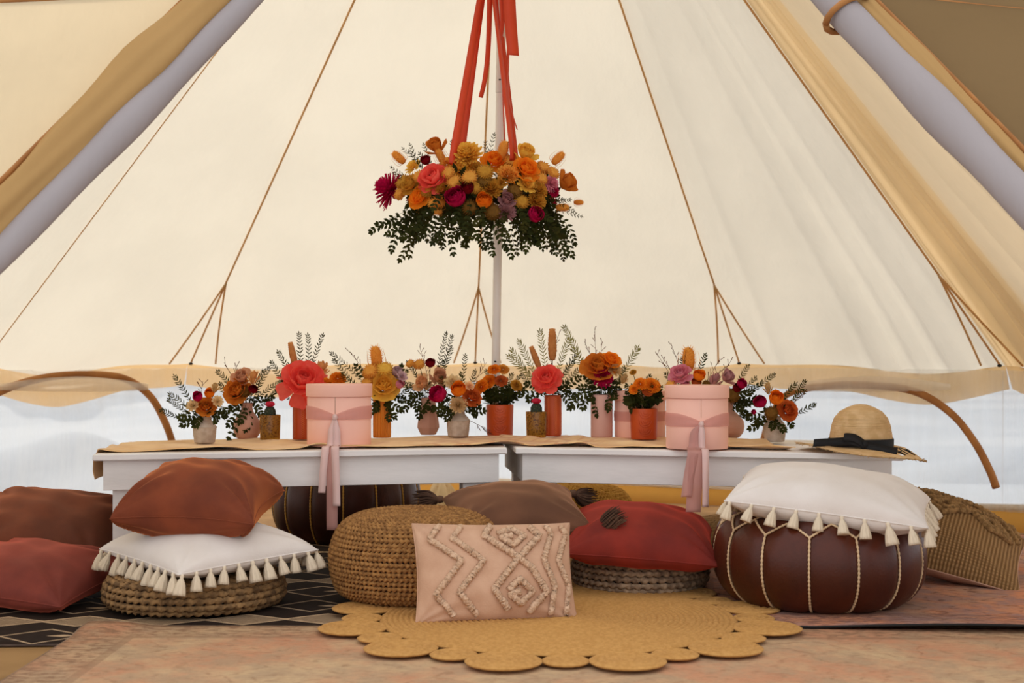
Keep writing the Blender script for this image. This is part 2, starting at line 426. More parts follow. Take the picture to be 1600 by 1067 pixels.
def runner_mat():
    N = NT('runner_cloth'); co = N.coord()
    n = N.ramp(N.noise(co, 9, 4), .3, .7); base = N.mix(n, lin((244, 206, 152)), lin((224, 178, 122)))
    sx = N.n('ShaderNodeSeparateXYZ'); N.t.links.new(co, sx.inputs[0])
    d = N.m_('ADD', N.m_('PINGPONG', sx.outputs[0], .05), N.m_('PINGPONG', sx.outputs[1], .05))
    pt = N.m_('LESS_THAN', N.m_('ABSOLUTE', N.m_('SUBTRACT', d, .05)), .012)
    mid = N.ramp(N.m_('ABSOLUTE', sx.outputs[0]), .35, .2)
    col = N.mix(N.m_('MULTIPLY', N.m_('MULTIPLY', pt, mid), .6), base, lin((206, 140, 100)))
    return N.done(N.bsdf(col, .9, N.bump(N.noise(co, 260, 2), .3, .002), .2, .2))
def build_runner():
    (a, au, av, L0, D0), (b, bu, bv, L1, D1) = TABS
    st = []   # (front point, back point, z)
    f0, b0 = .055, .50
    for z, e in ((ZT - .075, -.006), (ZT - .05, -.012), (ZT - .01, -.010), (ZT + .004, .002), (ZT + .004, .03)):
        st.append((a + au * e + av * f0, a + au * e + av * b0, z))
    for i in range(1, 15): st.append((a + au * (L0 * i / 15) + av * f0, a + au * (L0 * i / 15) + av * b0, ZT + .004))
    st.append((a + au * (L0 - .02) + av * (f0 + .005), a + au * (L0 - .0) + av * b0, ZT + .004))
    st.append((b + bu * .02 + bv * (f0 + .005), b + bu * .0 + bv * b0, ZT + .004))
    for i in range(1, 13): st.append((b + bu * (.86 * i / 12) + bv * f0, b + bu * (.86 * i / 12) + bv * b0, ZT + .004))
    # resample finely
    S = []
    for i in range(len(st) - 1):
        for q in range(5):
            t = q / 5; S.append(tuple(st[i][k] * (1 - t) + st[i + 1][k] * t for k in range(3)))
    S.append(st[-1])
    nv = 26; V = []
    for i, (f, bk, z) in enumerate(S):
        for j in range(nv):
            q = j / (nv - 1); p = f.lerp(bk, q)
            wob = .5 + .5 * math.sin(i * .31 + 3 * math.sin(i * .05)) ; e = max(0, 1 - q * 6)
            h = .009 * max(0, math.sin(i * .23 + q * 6 + 2 * math.sin(i * .11))) ** 2 + .006 * wob * e + .005 * max(0, math.sin(i * .13 - q * 9)) ** 3
            for bx, by in ((-.545, 4.47), (.565, 4.42)): h *= sm(.09, .16, math.hypot(p.x - bx, p.y - by))
            if z > ZT: p = p + Vector((0, -.006 * e * math.sin(i * .37), 0)); zz = z + h
            else: zz = z; p = p + Vector((-.01 * math.sin(q * 9) * (ZT - z) * 6, 0, 0))
            V.append((p.x, p.y, zz))
    n = len(S); F = grid_faces(n, nv)
    Vb = [(x, y, z - .003) for x, y, z in V]; o = len(V)
    F += [tuple(o + i for i in f[::-1]) for f in F]
    for i in range(n - 1):
        F.append((i * nv, o + i * nv, o + (i + 1) * nv, (i + 1) * nv)); F.append((i * nv + nv - 1, (i + 1) * nv + nv - 1, o + (i + 1) * nv + nv - 1, o + i * nv + nv - 1))
    r = mk('table_runner', V + Vb, F, runner_mat()); tag(r, 'crumpled tan cloth runner lying along both white tables', 'table runner')
build_runner()

# ------------------------------------------------------------------ rugs
def kilim_mat():
    N = NT('dark_kilim'); co = N.coord(); sx = N.n('ShaderNodeSeparateXYZ'); N.t.links.new(co, sx.inputs[0]); x, y = sx.outputs[0], sx.outputs[1]
    x = N.m_('ADD', x, N.m_('MULTIPLY_ADD', N.noise(co, 6, 2), .02, -.01))
    vv = N.m_('SUBTRACT', N.m_('FRACT', N.m_('DIVIDE', N.m_('ADD', y, .40), .62)), .5); vv = N.m_('MULTIPLY', vv, .62); av = N.m_('ABSOLUTE', vv)
    tri = N.m_('PINGPONG', x, .105)
    a = N.m_('MULTIPLY_ADD', tri, .62, .004)
    inside = N.m_('LESS_THAN', av, a); hatch = N.m_('GREATER_THAN', N.m_('FRACT', N.m_('MULTIPLY', N.m_('ADD', vv, N.m_('MULTIPLY', x, .12)), 110)), .45)
    border = N.m_('LESS_THAN', N.m_('ABSOLUTE', N.m_('SUBTRACT', av, a)), .006)
    # open lattice between the hatched bands
    l1 = N.m_('LESS_THAN', N.m_('ABSOLUTE', N.m_('SUBTRACT', av, N.m_('MULTIPLY_ADD', N.m_('PINGPONG', N.m_('ADD', x, .05), .105), -.8, .19))), .005)
    l2 = N.m_('LESS_THAN', N.m_('ABSOLUTE', N.m_('SUBTRACT', av, N.m_('MULTIPLY_ADD', N.m_('PINGPONG', N.m_('ADD', x, .05), .105), .9, .19))), .005)
    d = N.m_('ADD', N.m_('MULTIPLY', N.m_('PINGPONG', N.m_('ADD', x, .105), .105), .35), N.m_('ABSOLUTE', N.m_('SUBTRACT', av, .19)))
    dia = N.m_('LESS_THAN', d, .014)
    k = N.m_('MAXIMUM', N.m_('MULTIPLY', inside, hatch), N.m_('MAXIMUM', border, N.m_('MAXIMUM', N.m_('MAXIMUM', l1, l2), dia)))
    col = N.mix(k, N.mix(N.noise(co, 40, 3), lin((52, 40, 32)), lin((34, 26, 22))), N.mix(N.noise(co, 60, 2), lin((206, 178, 144)), lin((160, 132, 100))))
    return N.done(N.bsdf(col, .95, N.bump(N.noise(co, 300, 2), .4, .002), 0, .1))
def faded_mat(name, c, bw, L, W, dark):
    N = NT(name); co = N.coord(); sx = N.n('ShaderNodeSeparateXYZ'); N.t.links.new(co, sx.inputs[0]); x, y = sx.outputs[0], sx.outputs[1]
    big = N.ramp(N.noise(co, 2.6, 5, .65), .38, .62); mid = N.ramp(N.noise(co, 6.5, 5, .7), .42, .62)
    col = N.mix(big, lin(c[0]), lin(c[1])); col = N.mix(N.m_('MULTIPLY', mid, .75), col, lin(c[2]))
    # worn woven motifs
    lat = N.m_('ADD', N.m_('PINGPONG', N.m_('ADD', x, N.m_('MULTIPLY', N.noise(co, 4, 4), .30)), .13), N.m_('PINGPONG', N.m_('ADD', y, N.m_('MULTIPLY', N.noise(co, 5, 4), .26)), .10))
    ring = N.ramp(N.m_('PINGPONG', lat, .045), .030, .042)
    mot = N.m_('MULTIPLY', ring, N.ramp(N.noise(N.coord((1, 2, 1)), 22, 6, .8), .44, .6))
    col = N.mix(N.m_('MULTIPLY', mot, .40 + .3 * (dark > .5)), col, lin(c[3]))
    fine = N.ramp(N.noise(N.coord((1, 2.5, 1)), 70, 4, .8), .45, .7)
    col = N.mix(N.m_('MULTIPLY', fine, .35), col, lin(c[4]))
    ex = N.m_('SUBTRACT', L / 2, N.m_('ABSOLUTE', x)); ey = N.m_('SUBTRACT', W / 2, N.m_('ABSOLUTE', y)); e = N.m_('MINIMUM', ex, ey)
    bord = N.ramp(e, bw, bw * .75); line = N.m_('LESS_THAN', N.m_('ABSOLUTE', N.m_('SUBTRACT', e, bw * .9)), .012)
    scr = N.ramp(N.noise(N.coord((1, 2.2, 1)), 26, 5, .75), .46, .6)
    col = N.mix(N.m_('MULTIPLY', bord, N.m_('MULTIPLY_ADD', scr, .75, .15)), col, lin(c[4]))
    col = N.mix(N.m_('MULTIPLY', line, .4), col, lin(c[4]))
    streak = N.ramp(N.noise(N.coord((18, 160, 1)), 1.0, 3, .7), .5, .72)
    col = N.mix(N.m_('MULTIPLY', streak, dark), col, lin(c[3]))
    return N.done(N.bsdf(col, .95, N.bump(N.noise(co, 220, 2), .5, .002), 0, .1))
def rug(name, label, cx, cy, L, W, ang, m, z, wave=None, hemcol=None):
    nu, nv = 60, 40; V = []
    for s_ in (1, 0):
        for i in range(nu):
            for j in range(nv):
                x, y = (i / (nu - 1) - .5) * L, (j / (nv - 1) - .5) * W
                h = wave(x, y) if wave else 0
                V.append((x, y, (.005 if s_ else 0) + h))
    F = grid_faces(nu, nv); o = nu * nv
    F2 = [tuple(o + k for k in f[::-1]) for f in F]
    ring = [i * nv for i in range(nu)] + [(nu - 1) * nv + j for j in range(1, nv)] + [i * nv + nv - 1 for i in range(nu - 2, -1, -1)] + [j for j in range(nv - 2, 0, -1)]
    F3 = [(ring[k], o + ring[k], o + ring[(k + 1) % len(ring)], ring[(k + 1) % len(ring)]) for k in range(len(ring))]
    root = thing(name, label, 'rug', (cx, cy, z), (0, 0, R(ang)))
    mk('rug_field', V, F + F2 + F3, m, root)
    v, f = tube([Vector(V[k]) - Vector((0, 0, .0025)) for k in ring + ring[:1]], .0035, 6); mk('rug_binding', v, f, hemcol, root)
    return root
M_HEM = mat('rug_binding', (92, 74, 62), (60, 48, 42), rough=.95)
M_HEM2 = mat('rug_binding_pale', (150, 122, 98), (120, 96, 78), rough=.95)
rug('patterned_rug', 'dark brown rug with cream diamonds and hatched bands under the left cushions', -1.05, 4.42, 1.9, 2.0, 3, kilim_mat(), -.010, hemcol=M_HEM)
rug('faded_rug', 'large faded peach and beige oriental rug in the foreground', .42, 2.98, 3.0, 1.24, -.6,
    faded_mat('faded_peach_rug', ((196, 142, 108), (198, 168, 130), (174, 148, 118), (128, 86, 60), (138, 106, 82)), .16, 3.0, 1.24, .35), -.004,
    wave=lambda x, y: .012 * max(0, 1 - ((x + 1.46) ** 2 + (y - .6) ** 2) * 60), hemcol=M_HEM2)
rug('distressed_rug', 'dark faded rust and grey oriental rug beneath the leather pouf', 1.62, 4.42, 2.4, 1.9, -7,
    faded_mat('faded_rust_rug', ((206, 138, 100), (176, 142, 120), (146, 122, 120), (92, 54, 42), (128, 92, 80)), .22, 2.4, 1.9, .55), .003,
    wave=lambda x, y: (.016 * sm(-.75, -.95, y) * max(0, math.sin((x + .75) * 3.4)) if x > -.75 else 0), hemcol=mat('shadow_black_binding', (26, 22, 20)))  # black edge colour paints the shadow gap under the lifted rug edge
rug('sheepskin_rug', 'white fabric spread on the floor behind the right table', .62, 5.55, .95, .62, -8, mat('white_throw', (240, 234, 224), (222, 214, 200), rough=.95, bump=.5, bs=80),
    -.02, wave=lambda x, y: .012 * math.sin(x * 14) * math.cos(y * 11) + .01, hemcol=mat('white_hem', (236, 230, 220)))

M_JUTE = mat('jute', (202, 152, 86), (184, 134, 70), rough=.95, ns=90, bump=.7, bs=300, bd=.003)
def scallop_rug():
    c = FL(873, 978); root = thing('jute_rug', 'round golden jute rug with scalloped edge in front of the poufs', 'rug', (c.x, c.y + .05, .009))
    Rd = .452; prof = [(0, .0)]
    n = 32
    prof = []
    for i in range(n * 4 + 1):
        r = Rd * i / (n * 4); prof.append((max(r, 1e-5), .005 + .0044 * abs(math.sin(PI * i / 4)) ** .7))
    prof += [(Rd + .004, .003), (Rd, 0), (0.0001, 0)]
    v, F = lathe(prof, 120, lambda a, k, r, z: 1 + .004 * math.sin(a * 40 + r * 300), cap=False); mk('coiled_centre', v, F, M_JUTE, root)
    def lobe(rr):
        pr = []; m = max(3, int(rr / .0145))
        for i in range(m * 4 + 1):
            r = rr * i / (m * 4); pr.append((max(r, 1e-5), .005 + .0036 * abs(math.sin(PI * i / 4)) ** .7))
        pr += [(rr + .003, .004), (rr, 0), (.0001, 0)]
        return mesh('scallop', *lathe(pr, 40, cap=False), M_JUTE)
    big, small = lobe(.084), lobe(.052); N_ = 12; d = 360 / N_
    for i in range(N_):
        a = R(-90 + d / 2 + i * d)
        link('scallop', big, root, loc=(.530 * math.cos(a), .530 * math.sin(a), .0006), scale=(1, 1, 1), rot=(0, 0, a))
        a += R(d / 2); link('scallop', small, root, loc=(.502 * math.cos(a), .502 * math.sin(a), -.0012), rot=(0, 0, a))
scallop_rug()

# ------------------------------------------------------------------ woven poufs
def braid_ring(Rr, r0, n, seg, z, sides=8, k=2.0, amp=.26, ph=0, flat=1.0):
    V = []
    for i in range(seg):
        a = 2 * PI * i / seg
        for j in range(sides):
            w = 2 * PI * j / sides
            ww = (w + PI) % (2 * PI) - PI
            rho = r0 * (1 + amp * math.sin(n * a + k * abs(ww) + ph))
            V.append(((Rr + rho * math.cos(w)) * math.cos(a), (Rr + rho * math.cos(w)) * math.sin(a), z + rho * math.sin(w) * flat))
    F = [(i * sides + j, ((i + 1) % seg) * sides + j, ((i + 1) % seg) * sides + (j + 1) % sides, i * sides + (j + 1) % sides) for i in range(seg) for j in range(sides)]
    return V, F
def woven_pouf(name, label, c, profile, step, r0, nb, m, seg=220, amp=.26, k=2.0):
    """rows of braid laid along a profile [(r, z), ...] from the floor up to the middle of the top"""
    root = thing(name, label, 'pouf', c)
    pts = spline([(r, 0, z) for r, z in profile], 200); L = [0]
    for a, b in zip(pts, pts[1:]): L.append(L[-1] + (b - a).length)
    n = int(L[-1] / step)
    for q in range(n + 1):
        s = q * L[-1] / n; i = min(range(200), key=lambda w: abs(L[w] - s)); p = pts[i]
        if p.x < step * .8: continue
        cnt = max(8, int(nb * p.x / profile[0][0]))
        v, F = braid_ring(p.x, r0, cnt, max(40, min(seg, cnt * 6)), p.z, 8, k, amp, q * 1.7); mk('braid_row', v, F, m, root)
    core = [(max(.001, p.x - r0 * .9), p.z - r0 * .5) for p in pts[::8]]
    v, F = lathe([(.001, core[0][1])] + core, 40, cap=False); mk('core', v, F, M_DARKHOLE, root)  # core coloured dark to paint in the shade between braid rows
    return root
M_SEA = mat('seagrass', (164, 126, 80), (98, 72, 44), rough=.85, ns=40, bump=.6, bs=160, bd=.004)
M_SEA2 = mat('seagrass_grey', (176, 148, 118), (110, 88, 68), rough=.85, ns=40, bump=.6, bs=160, bd=.004)
M_JUTE2 = mat('jute_braid', (184, 134, 76), (132, 90, 48), rough=.95, ns=60, bump=.8, bs=260, bd=.004)
M_JUTE3 = mat('jute_yellow', (206, 160, 76), (168, 120, 46), rough=.95, ns=60, bump=.8, bs=260, bd=.004)
def flat_prof(Rr, H): return [(Rr * .95, .012), (Rr, H * .35), (Rr * .985, H * .7), (Rr * .92, H * .95), (Rr * .75, H), (Rr * .4, H * 1.0), (.02, H)]
woven_pouf('seagrass_pouf', 'flat braided seagrass floor pouf under the white tasselled cushion on the left', (-.878, 3.945, .001), flat_prof(.242, .082), .0168, .0084, 58, M_SEA, amp=.42)
woven_pouf('seagrass_pouf', 'flat braided grey-tan seagrass floor pouf beneath the red cushion', (.376, 4.19, .010), flat_prof(.195, .090), .0168, .0084, 48, M_SEA2, amp=.42)
def round_prof(Rr, H): return [(Rr * .80, .010), (Rr * .93, H * .14), (Rr, H * .42), (Rr * .97, H * .66), (Rr * .86, H * .86), (Rr * .65, H * .97), (Rr * .35, H), (.02, H * .985)]
woven_pouf('jute_pouf', 'round golden jute rope pouf behind the blush lumbar cushion', (-.265, 3.985, .012), round_prof(.240, .235), .0128, .0068, 84, M_JUTE2, amp=.45, seg=420, k=1.6)
woven_pouf('jute_pouf', 'yellow jute pouf half hidden behind the right table leg', (.215, 5.30, -.01), round_prof(.235, .205), .0140, .0076, 80, M_JUTE3, amp=.45, seg=420, k=1.6)

# ------------------------------------------------------------------ leather poufs
def leather_mat(name, c1, c2, rough):
    N = NT(name); co = N.coord()
    col = N.mix(N.ramp(N.noise(co, 4, 5), .3, .7), lin(c1), lin(c2)); col = N.mix(N.m_('MULTIPLY', N.ramp(N.noise(co, 18, 5, .7), .5, .7), .4), col, lin(tuple(int(x * .6) for x in c1)))
    rg = N.m_('MULTIPLY_ADD', N.noise(co, 9, 4), .25, rough - .12)
    return N.done(N.bsdf(col, rg, N.bump(N.noise(co, 140, 3), .25, .002), 0, .32))
M_STITCH = mat('stitching', (226, 196, 156), (196, 164, 122), rough=.9)
def leather_pouf(label, c, Rr, H, m, rot, stitch, npan=14, low=.615, pk=.675):
    root = thing('leather_pouf', label, 'pouf', c, (0, 0, rot))
    prof = spline([(.01, 0, 0), (Rr * .55, 0, .001), (Rr * .80, 0, H * .035), (Rr * .955, 0, H * .22), (Rr, 0, H * .48), (Rr * .955, 0, H * .76), (Rr * .82, 0, H * .94), (Rr * .5, 0, H), (.012, 0, H * .985)], 160)
    L = [0]
    for a, b in zip(prof, prof[1:]): L.append(L[-1] + (b - a).length)
    La = np.array(L) / L[-1]; pr = np.array([p.x for p in prof]); pz = np.array([p.z for p in prof])
    def S(th, s, puff=0):
        r = float(np.interp(s, La, pr)); z = float(np.interp(s, La, pz))
        r2 = float(np.interp(min(1, s + .01), La, pr)); z2 = float(np.interp(min(1, s + .01), La, pz))
        t = Vector((r2 - r, z2 - z)); t = t.normalized() if t.length > 0 else Vector((0, 1))
        r += t.y * puff; z += -t.x * puff
        return Vector((r * math.cos(th), r * math.sin(th), z))
    d = 2 * PI / npan
    def stop(tau): return low + (pk - low) * (1 - abs(2 * tau - 1))
    nu, nv = 13, 26; V = []
    for i in range(nu):
        tau = i / (nu - 1)
        for j in range(nv):
            q = j / (nv - 1); s = q * stop(tau); e = (1 - (2 * tau - 1) ** 4) * (1 - max(0, (q - .9) / .1) ** 2)
            V.append(S((tau - .5) * d, s, .009 * e))
    side = mesh('leather_panel', V, grid_faces(nu, nv), m)
    V = []
    for i in range(nu):
        tau = i / (nu - 1); ta = (tau + .5) % 1.0
        for j in range(14):
            q = j / 13; s0 = stop(ta); s = s0 + (.985 - s0) * q
            V.append(S((tau - .5) * d, s, .006 * (1 - (2 * tau - 1) ** 4) * math.sin(PI * q) ** .5))
    top = mesh('top_panel', V, grid_faces(nu, 14), m)
    def st(pts): # beaded stitch line
        pts = spline(pts, max(30, int(sum((a - b).length for a, b in zip(pts, pts[1:])) / .0028)))
        return tube(pts, [.0030 * (1 + .28 * math.sin(i * 1.6)) for i in range(len(pts))], 6)
    v1 = st([S(-d / 2, .03 + (low - .03) * i / 14, .003) for i in range(15)])
    zz = [S(-d / 2 + d * i / 10, stop(i / 10), .003) for i in range(11)]
    v2 = st(zz[:6]); v3 = st(zz[5:]); v4 = st([S(0, pk + (.98 - pk) * i / 8, .003) for i in range(9)])
    stm = mesh('stitching', *join([v1, v2, v3, v4]), stitch)
    for k in range(npan):
        a = k * d
        link('leather_panel', side, root, rot=(0, 0, a)); link('top_panel', top, root, rot=(0, 0, a + d / 2)); link('stitching', stm, root, rot=(0, 0, a))
    v, F = lathe([(0, -.004), (.02, -.003), (.028, 0), (.02, .004), (0, .006)], 16); mk('centre_button', v, F, m, root, loc=(0, 0, H * .985))
    return root
leather_pouf('dark brown leather pouf with cream stitching under the white cushion on the right', (.848, 3.945, .012), .283, .250, leather_mat('brown_leather', (86, 36, 17), (58, 23, 11), .38), R(9), M_STITCH)
leather_pouf('dark leather pouf with gold stitching standing behind the left table', (-.625, 5.38, -.012), .272, .30, leather_mat('dark_leather', (70, 29, 15), (42, 18, 10), .38), R(4), mat('gold_stitch', (206, 156, 70), (170, 120, 50)), low=.63, pk=.69)

# ------------------------------------------------------------------ cushions
def pillow_fn(w, h, tt, tb, pinch=.07, pw=.44, wr=.012, seed=0, droop=0.0):
    def S(u, v, side):
        u = np.asarray(u, float); v = np.asarray(v, float)
        x = w / 2 * u * (1 - pinch * (1 - v ** 2)); y = h / 2 * v * (1 - pinch * (1 - u ** 2))
        b = np.clip(1 - np.abs(u) ** 2.3, 0, 1) * np.clip(1 - np.abs(v) ** 2.3, 0, 1); base = b ** pw
        z = np.where(side > 0, tt, -tb) * base
        for i, (su, sv) in enumerate(((-1, -1), (1, -1), (1, 1), (-1, 1))):
            du, dv = u - su, v - sv; d = np.sqrt(du ** 2 + dv ** 2) + 1e-6; an = np.arctan2(dv, du)
            z = z + side * wr * b ** .35 * np.exp(-(d / .62) ** 2) * np.sin(11 * an + seed + i * 1.7)
        z = z + side * wr * .5 * b ** .3 * (np.sin(7 * u + 5 * v + seed) * np.cos(6 * v - 3 * u + 2 * seed)) * .6
        z = z - droop * (u ** 2 + v ** 2) * .5
        return np.stack([x, y, z], -1)
    return S
def pillow_half(S, side, n=46):
    s = np.sin(np.linspace(-PI / 2, PI / 2, n)); u, v = np.meshgrid(s, s, indexing='ij'); V = S(u, v, side).reshape(-1, 3)
    F = grid_faces(n, n)
    return V, (F if side > 0 else [f[::-1] for f in F])
def edge_pts(S, n=40):
    a = np.linspace(-1, 1, n); o = np.ones(n)
    return np.concatenate([S(a, -o, 1), S(o, a, 1)[1:], S(-a, o, 1)[1:], S(-o, -a, 1)[1:]])
def place(c, rz=0, rx=0, ry=0): return Matrix.Translation(c) @ Matrix.Rotation(R(rz), 4, 'Z') @ Matrix.Rotation(R(rx), 4, 'X') @ Matrix.Rotation(R(ry), 4, 'Y')
def cushion(label, w, h, tt, tb, c, rz=0, rx=0, ry=0, m=None, mb=None, name='cushion', pip=.0022, **kw):
    S = pillow_fn(w, h, tt, tb, **kw)
    root = thing(name, label, 'cushion'); root.matrix_world = place(c, rz, rx, ry)
    v, F = pillow_half(S, 1); mk('front_cover', v, F, m, root)
    v, F = pillow_half(S, -1); mk('back_cover', v, F, mb or m, root)
    e = edge_pts(S); v, F = tube([Vector(p) for p in e], pip, 6); mk('seam_piping', v, F, mb or m, root)
    return root, S
M_VBROWN = mat('brown_velvet', (134, 62, 30), (104, 45, 22), rough=.8, ns=6, sheen=.85, tint=(240, 140, 74), bump=.15, bs=300)
M_VCHOC = mat('chocolate_velvet', (116, 57, 30), (88, 42, 22), rough=.8, ns=6, sheen=.85, tint=(210, 120, 70), bump=.15, bs=300)
M_VROSE = mat('rose_velvet', (142, 60, 44), (110, 44, 32), rough=.8, ns=6, sheen=.85, tint=(228, 112, 84), bump=.15, bs=300)
M_VRED = mat('red_velvet', (140, 38, 20), (106, 26, 14), rough=.8, ns=6, sheen=.85, tint=(220, 70, 44), bump=.15, bs=300)
M_VTAUPE = mat('taupe_velvet', (112, 72, 48), (90, 57, 37), rough=.85, ns=6, sheen=.85, tint=(214, 160, 118), bump=.15, bs=300)
M_COTTON = mat('white_cotton', (232, 224, 216), (222, 212, 202), rough=.9, ns=5, bump=.2, bs=200, sheen=.1)
M_TASSEL = mat('cream_tassel', (240, 226, 202), (222, 204, 176), rough=.95, bump=.8, bs=90, bstretch=(3, 3, .3))
M_BLUSH = mat('blush_cotton', (208, 168, 138), (194, 152, 122), rough=.95, ns=12, bump=.3, bs=240)
M_TUFT = mat('tuft_yarn', (226, 190, 158), (206, 168, 134), rough=1, ns=90, bump=1, bs=160, bd=.006)
def knit_mat():
    N = NT('tan_knit'); co = N.coord(); sx = N.n('ShaderNodeSeparateXYZ'); N.t.links.new(co, sx.inputs[0])
    rib = N.m_('MULTIPLY_ADD', N.m_('SINE', N.m_('MULTIPLY', N.m_('ADD', sx.outputs[0], N.m_('MULTIPLY', N.noise(co, 12, 2), .006)), 560)), .5, .5)
    st = N.m_('MULTIPLY_ADD', N.m_('SINE', N.m_('MULTIPLY', sx.outputs[1], 900)), .25, .75); h = N.m_('MULTIPLY', rib, st)
    col = N.mix(h, lin((112, 82, 50)), N.mix(N.noise(co, 60, 3), lin((196, 158, 110)), lin((166, 126, 80))))
    return N.done(N.bsdf(col, 1, N.bump(h, .8, .006), 0, .1))
M_KNIT = knit_mat()
M_KNIT2 = mat('tan_knit_cord', (166, 128, 80), (124, 92, 54), rough=1, ns=80, bump=1, bs=180, bd=.005)
M_PINKBACK = mat('pink_backing', (196, 156, 132), (176, 136, 114), rough=.9)

cushion('rose pink velvet cushion lying at the far left on the dark rug', .46, .42, .090, .062, (-1.36, 4.00, .062), rz=-14, rx=6, ry=4, m=M_VROSE, seed=3, wr=.016)
cushion('brown velvet cushion leaning behind the rose one at the far left', .47, .42, .095, .075, (-1.42, 4.34, .150), rz=-6, rx=20, ry=5, m=M_VCHOC, seed=5, wr=.018)
white_l, SWL = cushion('white cotton cushion with tassels stacked under the brown velvet one', .43, .43, .078, .050, (-.838, 3.93, .150), rz=43, rx=3, ry=-3, m=M_COTTON, seed=1, wr=.007, pinch=.05, name='tasselled_cushion')
cushion('brown velvet cushion on top of the white tasselled cushion on the left', .385, .38, .105, .088, (-.862, 3.945, .288), rz=-3, rx=8, ry=2, m=M_VBROWN, seed=8, wr=.018, pinch=.10, droop=.015, pw=.36)
white_r, SWR = cushion('white cotton cushion with tassels lying on the right leather pouf', .52, .40, .090, .070, (.868, 3.88, .292), rz=-17, rx=5, ry=6, m=M_COTTON, seed=4, wr=.008, pinch=.05, name='tasselled_cushion')
cushion('deep red velvet cushion lying on the grey-tan seagrass pouf', .43, .38, .105, .055, (.368, 4.10, .150), rz=-5, rx=8, ry=4, m=M_VRED, seed=6, wr=.015, pinch=.06)
taupe, STP = cushion('taupe velvet cushion with brown corner tassels between jute pouf and red cushion', .395, .35, .085, .075, (.012, 4.14, .222), rz=9, rx=12, ry=-2, m=M_VTAUPE, seed=2, wr=.010, pinch=.10)
blush, SBL = cushion('blush lumbar cushion with tufted zigzags leaning on the jute pouf', .42, .265, .062, .050, (-.045, 3.68, .124), rz=9, rx=66, ry=3, m=M_BLUSH, seed=7, wr=.008, pinch=.045, name='lumbar_cushion')
knit, SKN = cushion('tan knitted cushion with corded diamonds beside the leather pouf', .58, .48, .135, .070, (1.285, 4.40, .108), rz=-22, rx=12, ry=13, m=M_KNIT, mb=M_PINKBACK, seed=9, wr=.008, pinch=.07, pw=.66, name='knitted_cushion')
cushion('tan woven cushion mostly hidden behind the right leather pouf', .36, .34, .075, .06, (.80, 4.86, .065), rz=10, rx=4, m=M_KNIT2, seed=11, wr=.006)

# tassels round the white cushions
def tassel_mesh(L, m):
    pr = [(.0005, 0), (.004, -.001), (.0055, -.006), (.0042, -.011), (.0060, -.014), (.0110, -L * .5), (.0145, -L * .85), (.0150, -L), (.001, -L * .98)]
    V, F = lathe(pr, 30, lambda a, k, r, z: 1 + (.13 * math.cos(10 * a) if z < -.013 else 0), cap=False)
    return mesh('tassel', V, F, m)
TM = tassel_mesh(.054, M_TASSEL)
def tassels(root, S, per):
    up = root.matrix_world.to_3x3().inverted()
    for e in range(4):
        for k in range(per):
            a = -1 + 2 * (k + .25) / per
            u, v = ((a, -1), (1, a), (-a, 1), (-1, -a))[e]
            p = Vector(S(u, v, 1).tolist()); wp = root.matrix_world.to_3x3() @ p
            out = Vector((wp.x, wp.y, 0)).normalized()
            dz = (-Vector((0, 0, 1)) + out * (.28 + RNG.uniform(-.1, .15)) + Vector((RNG.uniform(-.15, .15), 0, 0))).normalized()
            d = (up @ dz).normalized(); M = Matrix.Translation(p) @ zrot(-d)
            s = RNG.uniform(.9, 1.1); link('tassel', TM, root, mtx=M @ Matrix.Diagonal((s, s, s, 1)))
tassels(white_l, SWL, 10); tassels(white_r, SWR, 9)
def shaggy_tassel():
    parts = []
    parts.append(lathe([(.001, .004), (.010, 0), (.012, -.010), (.009, -.020), (.012, -.03), (.018, -.06), (.012, -.075), (.001, -.08)], 14, cap=False))
    rr = random.Random(3)
    for k in range(70):
        a = rr.uniform(0, 2 * PI); r1 = rr.uniform(.012, .027); L = rr.uniform(.070, .10)
        parts.append(tube(spline([(.006 * math.cos(a), .006 * math.sin(a), -.018), (r1 * math.cos(a), r1 * math.sin(a), -.045), (r1 * 1.2 * math.cos(a + .3), r1 * 1.2 * math.sin(a + .3), -L)], 7), [.0024, .0026, .0026, .0026, .0024, .002, .001], 4))
    return mesh('tassel', *join(parts), mat('brown_yarn', (110, 80, 60), (78, 54, 40), rough=1))
SHG = shaggy_tassel()
up = taupe.matrix_world.to_3x3().inverted()
for (u, v), dr in (((-1, -1), (-.9, -.3, -.05)), ((1, -1), (.75, -.35, .50)), ((1, 1), (.5, .4, -.2)), ((-1, 1), (-.8, .5, -.1))):
    p = Vector(STP(u, v, 1).tolist()); d = (up @ Vector(dr).normalized()).normalized()
    link('tassel', SHG, taupe, mtx=Matrix.Translation(p) @ zrot(-d))

def tuft_line(S, uv, rad, m, root, name, seed, lift=None, jit=.26):
    lift = rad * .45 if lift is None else lift
    pts = []
    for (a, b), (c, d) in zip(uv, uv[1:]):
        L = math.hypot(c - a, d - b); n = max(5, int(L * 80))
        for i in range(n): pts.append((a + (c - a) * i / n, b + (d - b) * i / n))
    pts.append(uv[-1]); A = np.array(pts); W = S(A[:, 0], A[:, 1], 1)
    rr = random.Random(seed)
    P3 = [Vector(p.tolist()) + Vector((0, 0, lift)) for p in W]
    V, F = tube(P3, rad, 10)
    V = [v + Vector((rr.uniform(-1, 1), rr.uniform(-1, 1), rr.uniform(-1, 1))) * rad * jit for v in V]
    mk(name, V, F, m, root)
zz = lambda x, a: [(x - a, .92), (x, .62), (x + a * 0, .62)]
for k, x in enumerate((-.78, -.50)):
    tuft_line(SBL, [(x + .08, .90), (x - .06, .62), (x + .30, .12), (x - .02, -.50), (x + .22, -.92)], .0080, M_TUFT, blush, 'tufted_stripe', k)
